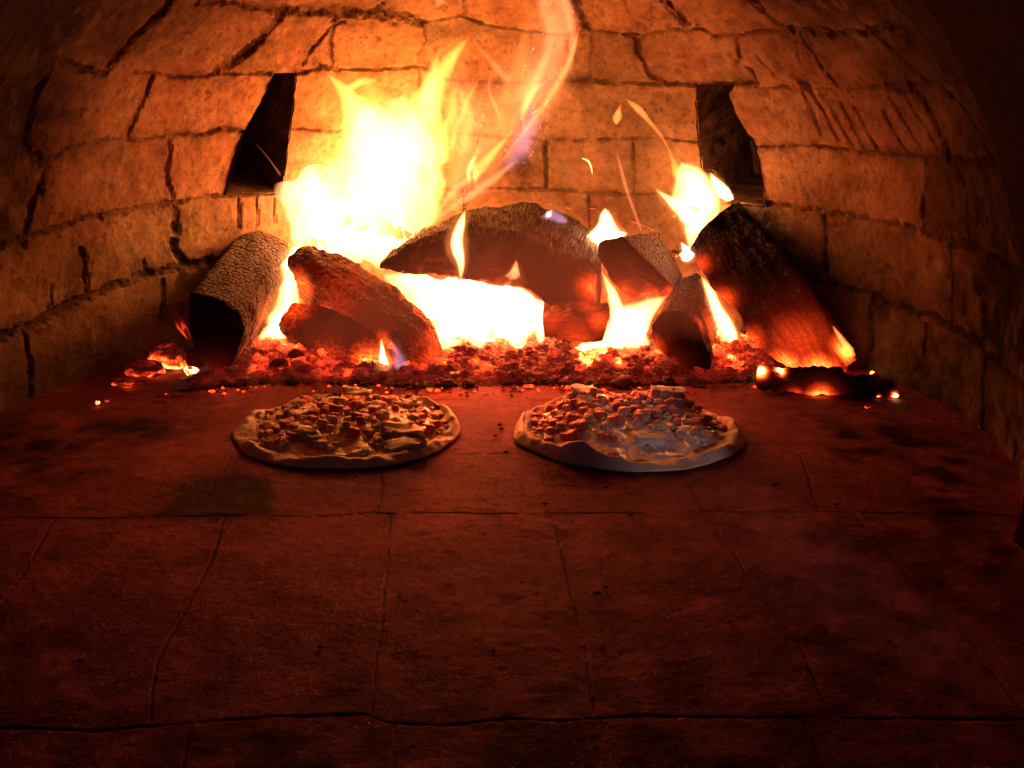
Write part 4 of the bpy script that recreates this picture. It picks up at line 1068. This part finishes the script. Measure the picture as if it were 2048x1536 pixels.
flame('tiny bright flame with violet edge at the foot of the sloping reddish log', [
  ([(768,745,5,3.68),(767,732,11,3.68),(765,708,7,3.68),(762,678,1,3.68)], WHITE, 330, .6),
  ([(790,745,6,3.68),(800,728,20,3.68),(790,700,10,3.68),(780,680,1,3.68)], LILAC, 16, .5)], FG)
flame('orange flame drop hanging on the outer foot of the leaning slab', [
  ([(1712,712,3,3.66),(1700,705,13,3.66),(1684,682,9,3.68),(1664,650,1,3.7)], ORANGE, 170, .6)], FG)
flame('thin rosy veil of hot gas hanging round the large wedge-shaped log', [
  ([(560,690,30,3.7),(700,640,90,3.7),(900,570,140,3.7),(1100,560,150,3.7),(1280,580,120,3.7),(1420,640,60,3.7),(1500,690,14,3.7)], (1.0, .14, .045), 2.8, .22)], FG)  # faint glow added to imitate the fire's glare over the logs
flame('small detached orange flame floating before the back wall', [
  ([(1232,250,1,4.4),(1234,236,10,4.4),(1238,222,6,4.4),(1242,208,1,4.4)], ORANGE, 90, .5)], FG)
flame('thin pale streak of flame across the dark opening beside the tall blaze', [
  ([(562,352,3,4.3),(548,332,2,4.3),(530,308,1.2,4.3),(510,285,.5,4.3)], PINK, 16, .8)], FG)
flame('faint pink streak of burning gas rising from the short log', [
  ([(1285,470,3,4.36),(1262,405,5,4.38),(1245,350,5,4.4),(1232,300,1,4.4)], PINK, 22, .6)], FG)
o = tongue('spark', [(1162,316,.6,4.4),(1176,322,1.5,4.4),(1182,334,1.4,4.4),(1185,350,.5,4.4)], GOLD, 500, depth=1.0, n=8, K=16, wisp=0, dwave=0)
tag(o, 'curved yellow spark trail in front of the back wall bricks', 'spark')

# ------------------------------------------------------------------ pizzas
M_DOUGH = food_material('pale_dough', (0.60, 0.44, 0.28), (0.72, 0.58, 0.40), rough=0.55, spec=.4, scale=60)
M_CREAM = food_material('melting_cream_cheese', (0.66, 0.58, 0.48), (0.80, 0.74, 0.64), rough=0.3, spec=.5, scale=90)
M_SAUCE = food_material('oily_tomato_sauce', (0.60, 0.24, 0.10), (0.84, 0.66, 0.38), rough=0.32, spec=.45, scale=80)
M_RED = food_material('diced_red', (0.66, 0.10, 0.075), (0.80, 0.24, 0.17), rough=.42, spec=.35)
M_PALE = food_material('diced_pale', (0.72, 0.58, 0.32), (0.86, 0.76, 0.50), rough=.42, spec=.35)
M_PINK = food_material('diced_ham', (0.66, 0.32, 0.24), (0.78, 0.48, 0.36), rough=.42, spec=.35)
M_GREEN = food_material('green_leaf', (0.03, 0.055, 0.018), (0.06, 0.10, 0.03), rough=.4)
M_CHEESE = food_material('cheese', (0.72, 0.55, 0.27), (0.82, 0.68, 0.40), rough=.3)

def dice_mesh(name, seed, m):
    bm = bmesh.new(); bmesh.ops.create_cube(bm, size=1.0)
    bmesh.ops.bevel(bm, geom=bm.edges[:] , offset=.22, segments=2, affect='EDGES', profile=.5)
    r = random.Random(seed)
    sh = [r.uniform(.75, 1.2) for _ in range(3)]; sk = r.uniform(-.15, .15)
    for v in bm.verts:
        n = fbm(np.array([[v.co.x * 2.6 + seed * 3.3, v.co.y * 2.6, v.co.z * 2.6]]), 3)[0]
        v.co = Vector(((v.co.x + sk * v.co.z) * sh[0], v.co.y * sh[1], v.co.z * sh[2])) * (1 + .26 * n)
    me = bpy.data.meshes.new(name); bm.to_mesh(me); bm.free(); me.materials.append(m)
    for p in me.polygons: p.use_smooth = True
    return me
def leaf_mesh(name, seed, m):
    bm = bmesh.new(); n = 12; r = random.Random(seed)
    up, dn = [], []
    grid = {}
    for i in range(n + 1):
        t = i / n; w = .42 * math.sin(math.pi * t) ** .7 * (1 + .2 * math.sin(t * 17 + seed))
        for j in range(5):
            s = (j - 2) / 2
            z = .22 * math.sin(t * 3.1 + seed) + .25 * s * s * math.cos(seed + t * 3) + .06 * math.sin(t * 9 + s * 4 + seed)
            grid[i, j] = bm.verts.new((t - .5, s * w, z))
    for i in range(n):
        for j in range(4): bm.faces.new((grid[i, j], grid[i + 1, j], grid[i + 1, j + 1], grid[i, j + 1]))
    bmesh.ops.solidify(bm, geom=bm.faces[:], thickness=.06)
    me = bpy.data.meshes.new(name); bm.to_mesh(me); bm.free(); me.materials.append(m)
    for p in me.polygons: p.use_smooth = True
    return me
def slab_mesh(name, seed, m, lx=1.0, ly=.5, lz=.16):
    bm = bmesh.new(); bmesh.ops.create_cube(bm, size=1.0)
    bmesh.ops.subdivide_edges(bm, edges=bm.edges[:], cuts=5, use_grid_fill=True)
    for v in bm.verts:
        n = fbm(np.array([[v.co.x * 2 + seed, v.co.y * 2, v.co.z * 2 + seed]]), 3)[0]
        k = 1 - .18 * (abs(v.co.x) * 2) ** 4 * (abs(v.co.y) * 2) ** 2
        v.co = Vector((v.co.x * lx * k * (1 + .2 * n), v.co.y * ly * k * (1 + .25 * n), v.co.z * lz + .14 * n - .10 * (v.co.x * v.co.x)))
    me = bpy.data.meshes.new(name); bm.to_mesh(me); bm.free(); me.materials.append(m)
    for p in me.polygons: p.use_smooth = True
    return me

def make_pizza(cx, cy, r, label, height_fn, seed, surf_mat, pieces, rim_fn):
    root = empty('pizza', (cx, cy, 0)); tag(root, label, 'pizza', 'pizzas baking on the oven floor')
    na, nr = 260, 90
    A = np.linspace(0, 2 * math.pi, na, endpoint=False)
    rad = r * (1 + .018 * np.sin(2 * A + seed) + .010 * np.sin(5 * A + seed * 2) + .006 * np.sin(11 * A + seed) + .02 * fbm(np.stack([4 * np.cos(A), 4 * np.sin(A), 0 * A + seed], -1), 3))
    rr = np.linspace(0.0, 1.0, nr) ** .8
    def top(u, a):
        """height of the crust at relative radius u, angle a"""
        rim = rim_fn(a)
        b = .0045 + .003 * fbm(np.stack([u * np.cos(a) * 5, u * np.sin(a) * 5, 0 * u + seed], -1), 3)
        lip = np.exp(-((u - .935) / .055) ** 2) * rim * (1 + .45 * fbm(np.stack([3 * np.cos(a), 3 * np.sin(a), 0 * a + seed], -1), 3))
        z = b + lip + .0034 * fbm(np.stack([u * np.cos(a) * 11, u * np.sin(a) * 11, 0 * u + seed], -1), 4) * sstep(.5, .9, u)
        edge = np.sqrt(np.clip(1 - ((np.clip(u, .88, 1) - .88) / .12) ** 1.7, 0, 1))
        return .0012 + z * edge
    verts, faces = [], []
    AA, RR = np.meshgrid(A, rr, indexing='ij')
    u, a = RR.ravel(), AA.ravel()
    X = u * np.repeat(rad, nr) * np.cos(a); Y = u * np.repeat(rad, nr) * np.sin(a)
    Z = top(u, a)
    V = np.stack([X, Y, Z], -1)
    q = grid_faces(na, nr, True)
    # underside ring
    B = np.stack([rad * .97 * np.cos(A), rad * .97 * np.sin(A), np.full(na, .0006)], -1)
    off = len(V); V = np.concatenate([V, B])
    skirt = np.array([((i + 1) % na * nr + nr - 1, i * nr + nr - 1, off + i, off + (i + 1) % na) for i in range(na)])
    o = new_obj('crust', V, np.concatenate([q, skirt]), M_DOUGH, root)
    bm = bmesh.new(); bm.from_mesh(o.data); bmesh.ops.remove_doubles(bm, verts=bm.verts, dist=1e-6); bmesh.ops.recalc_face_normals(bm, faces=bm.faces); bm.to_mesh(o.data); bm.free()
    # filling layer heaped on the dough
    rr2 = np.linspace(0, .90, 70); AA, RR = np.meshgrid(A, rr2, indexing='ij'); u, a = RR.ravel(), AA.ravel()
    X = u * np.repeat(rad, 70) * np.cos(a); Y = u * np.repeat(rad, 70) * np.sin(a)
    hz = height_fn(X / r, Y / r)
    n3 = fbm(np.stack([X * 90, Y * 90, 0 * X + seed], -1), 3)
    edge = 1 - sstep(.74, .90, u + .05 * n3)
    Z2 = top(u, a) - .003 + edge * (.0045 + hz + .002 * n3)
    o = new_obj('filling', np.stack([X, Y, Z2], -1), grid_faces(na, 70, True), surf_mat, root)
    bm = bmesh.new(); bm.from_mesh(o.data); bmesh.ops.remove_doubles(bm, verts=bm.verts, dist=1e-6); bmesh.ops.recalc_face_normals(bm, faces=bm.faces); bm.to_mesh(o.data); bm.free()
    R_ = random.Random(seed)
    cv, cf = ico(1)
    bv, bf = [], []
    for k in range(220):
        x, y = R_.uniform(-.88, .88), R_.uniform(-.88, .88)
        if x * x + y * y > .80 or (y < -.35 and R_.random() < .6): continue
        uu = np.array([math.hypot(x, y)]); aa = np.array([math.atan2(y, x)])
        z = float(top(uu, aa)[0]) - .003 + float((1 - sstep(.74, .9, uu))[0]) * (.0045 + float(height_fn(np.array([x]), np.array([y]))[0]))
        s = R_.uniform(.0012, .0032)
        n = 1 + .5 * fbm(cv * 1.5 + k * 2.7, 2)
        c_, s_ = math.cos(k), math.sin(k)
        w = cv * n[:, None] * np.array([s * R_.uniform(1, 2.2), s, s * .8])
        w = np.stack([w[:, 0] * c_ - w[:, 1] * s_, w[:, 0] * s_ + w[:, 1] * c_, w[:, 2]], -1)
        bf.append(cf + len(bv) * len(cv)); bv.append(w + np.array([x * r, y * r, z + R_.uniform(0, .006)]))
    o = new_obj('grated_cheese', np.concatenate(bv), np.concatenate(bf), M_PALE, root); o['kind'] = 'stuff'
    for name, meshes, count, smin, smax, dist_fn in pieces:
        k = 0; tries = 0
        while k < count and tries < 6000:
            tries += 1
            x, y = R_.uniform(-.86, .86), R_.uniform(-.86, .86)
            if x * x + y * y > .74 or R_.random() > dist_fn(x, y): continue
            me = R_.choice(meshes)
            p = bpy.data.objects.new(name, me); COL.objects.link(p); p.parent = root
            s = R_.uniform(smin, smax)
            uu = np.array([math.hypot(x, y)]); aa = np.array([math.atan2(y, x)])
            z = float(top(uu, aa)[0]) - .003 + float((1 - sstep(.74, .9, uu))[0]) * (.0045 + float(height_fn(np.array([x]), np.array([y]))[0]))
            p.location = (x * r, y * r, z + s * .17); p.scale = (s, s, s)
            p.rotation_euler = (R_.uniform(-.35, .35), R_.uniform(-.35, .35), R_.uniform(0, 6.28))
            k += 1
    return root

def place(root, name, me, x, y, z, s, rot):
    p = bpy.data.objects.new(name, me); COL.objects.link(p); p.parent = root
    p.location = (x, y, z); p.scale = (s, s, s); p.rotation_euler = rot
    return p
reds = [dice_mesh('tomato_dice', i, M_RED) for i in range(5)]
pinks = [dice_mesh('ham_dice', 20 + i, M_PINK) for i in range(5)]
pales = [dice_mesh('onion_dice', 40 + i, M_PALE) for i in range(5)]
leaves = [leaf_mesh('green_leaf', i, M_GREEN) for i in range(4)]

def h1(x, y): return .014 * np.exp(-((x - .05) / .62) ** 4 - ((y - .05) / .55) ** 4)
def rim1(a): return .0038 + .0022 * np.sin(3 * a + 1) + .004 * np.sin(7 * a) + .012 * np.exp(-((np.angle(np.exp(1j * (a - .75)))) / .3) ** 2) + .004 * np.exp(-((np.angle(np.exp(1j * (a - 5.2)))) / .3) ** 2)
RP = .376 * h
x1, y1 = -.545 * h, 2.985 * h
p1 = make_pizza(x1, y1, RP * 1.0, 'pizza with green leaves and pale cheese slices, closest to the left log', h1, 3, M_SAUCE, [
    ('tomato_dice', reds, 60, .008, .0135, lambda x, y: .9 if y > -.45 else .3),
    ('ham_dice', pinks, 40, .008, .013, lambda x, y: .9 if y > -.55 else .3),
    ('onion_dice', pales, 55, .007, .013, lambda x, y: .9),
    ('green_leaf', leaves, 16, .012, .019, lambda x, y: .9 if (-.35 < x < .5 and -.2 < y < .75) else .05)], rim1)
cs = [slab_mesh('cheese_slice', i, M_CHEESE, 1.0, .5, .10) for i in range(3)]
for (x, y, z, s, rz, i) in [(-.30,-.42,.020,.032,-.5,0),(-.22,-.50,.017,.026,-.9,1),(.52,-.40,.019,.050,.05,2),(.58,-.62,.013,.046,.25,0),(-.02,.60,.025,.036,.15,2),(.24,.08,.026,.022,.2,0),(-.60,-.50,.011,.014,-.6,1),(.05,-.30,.018,.026,1.1,1),(-.45,.05,.020,.024,.7,2),(.48,.30,.022,.028,-.4,0),(-.2,.35,.022,.026,.3,1)]:
    place(p1, 'cheese_slice', cs[i], x * RP, y * RP, z, s, (.12, .08 * i - .08, rz))

def h2(x, y): return .013 * np.exp(-((x + .02) / .66) ** 4 - ((y - .12) / .55) ** 4) + .014 * np.exp(-((x - .42) / .3) ** 2 - ((y - .5) / .3) ** 2) + .013 * np.exp(-((x + .32) / .25) ** 2 - ((y - .6) / .25) ** 2)
def rim2(a): return .005 + .003 * np.sin(3 * a + 2) + .003 * np.sin(7 * a + 1) + .019 * np.exp(-((np.angle(np.exp(1j * (a - 4.12)))) / .24) ** 2) + .009 * np.exp(-((np.angle(np.exp(1j * (a - 3.1)))) / .35) ** 2) + .006 * np.exp(-((np.angle(np.exp(1j * (a - 2.3)))) / .35) ** 2)
x2, y2 = .383 * h, 2.955 * h
p2 = make_pizza(x2, y2, RP * .985, 'pizza with white cream and heaped red dice, closest to the teardrop log', h2, 8, M_CREAM, [
    ('tomato_dice', reds, 92, .0075, .0125, lambda x, y: .9 if (y > -.15 or (x < -.15 and y > -.5)) else .05),
    ('ham_dice', pinks, 50, .0075, .012, lambda x, y: .8 if y > -.3 else .06),
    ('onion_dice', pales, 40, .006, .0105, lambda x, y: .8 if y > -.4 else .08),
    ('green_leaf', leaves, 6, .008, .012, lambda x, y: .7 if y > -.35 else 0.0)], rim2)
crm = [slab_mesh('cream_dollop', 30 + i, M_CREAM, 1, .8, .28) for i in range(3)]
for (x, y, z, s, rz, i) in [(.42,.50,.030,.040,.3,0),(-.34,.62,.027,.034,.9,1),(-.12,.22,.020,.022,1.4,2),(.12,-.42,.012,.036,.2,0),(.55,-.3,.009,.040,.5,1)]:
    place(p2, 'cream_dollop', crm[i], x * RP, y * RP, z, s, (.1, .1, rz))

# ------------------------------------------------------------------ camera, light, world
cam = bpy.data.cameras.new('camera'); cam.sensor_width = 36.0; cam.lens = FPX / 2048.0 * 36.0; cam.clip_start = 0.01; cam.clip_end = 50
co = bpy.data.objects.new('camera', cam); COL.objects.link(co)
co.location = (0, 0, h); co.rotation_euler = (math.pi / 2 - PITCH, 0, 0)
SC.camera = co

def lamp(px, py, d, power, color, r=0.02):
    l = bpy.data.lights.new('firelight', 'POINT'); l.energy = power * 0.82; l.color = color; l.shadow_soft_size = r
    o = bpy.data.objects.new('firelight', l); COL.objects.link(o); o.location = tuple(P(px, py, d)); return o
FL = (1.0, 0.28, 0.04)
# the fire itself: lamps sitting inside the flames
lamp(735, 290, 4.50, 1.3, FL, .04)
lamp(690, 400, 4.48, 1.3, FL, .05)
lamp(790, 420, 4.40, 1.0, FL, .05)
lamp(860, 210, 4.22, 1.0, FL, .03)
lamp(930, 250, 4.30, 0.45, FL, .02)
lamp(1085, 130, 4.20, 0.24, FL, .02)
lamp(900, 600, 4.02, 5.0, (1, .075, .012), .02)
lamp(1030, 620, 3.98, 4.0, (1, .075, .012), .02)
lamp(1240, 645, 3.92, 2.4, (1, .075, .012), .015)
lamp(1392, 400, 4.36, 0.8, FL, .03)
lamp(566, 630, 4.04, 0.2, FL, .012)
lamp(1448, 645, 4.02, 0.15, (1, .15, .02), .008)
# pale light that falls in through the mouth and grazes the floor up to the second pizza
sl = bpy.data.lights.new('mouth_light', 'SPOT'); sl.energy = 17.0; sl.color = (1.0, 0.74, 0.88); sl.shadow_soft_size = 0.02
sl.spot_size = math.radians(7.0); sl.spot_blend = 0.95
so = bpy.data.objects.new('mouth_light', sl); COL.objects.link(so)
so.location = (1.95 * h, -2.0 * h, 0.80 * h)
so.rotation_euler = (Vector((0.60 * h, 2.5 * h, 0.03 * h)) - so.location).to_track_quat('-Z', 'Y').to_euler()

w = bpy.data.worlds.new('World'); SC.world = w; w.use_nodes = True
w.node_tree.nodes['Background'].inputs[0].default_value = (0.58, 0.46, 0.95, 1)
w.node_tree.nodes['Background'].inputs[1].default_value = 0.055

vs = SC.view_settings; vs.view_transform = 'Standard'; vs.look = 'None'; vs.exposure = 0; vs.gamma = 1; vs.use_curve_mapping = False
cy = SC.cycles
cy.max_bounces = 8; cy.diffuse_bounces = 4; cy.glossy_bounces = 3; cy.transparent_max_bounces = 96; cy.volume_bounces = 0
cy.use_denoising = True
cy.use_adaptive_sampling = True; cy.adaptive_threshold = 0.02
cy.sample_clamp_indirect = 0.5
for m_ in bpy.data.materials:
    m_.cycles.emission_sampling = 'NONE'
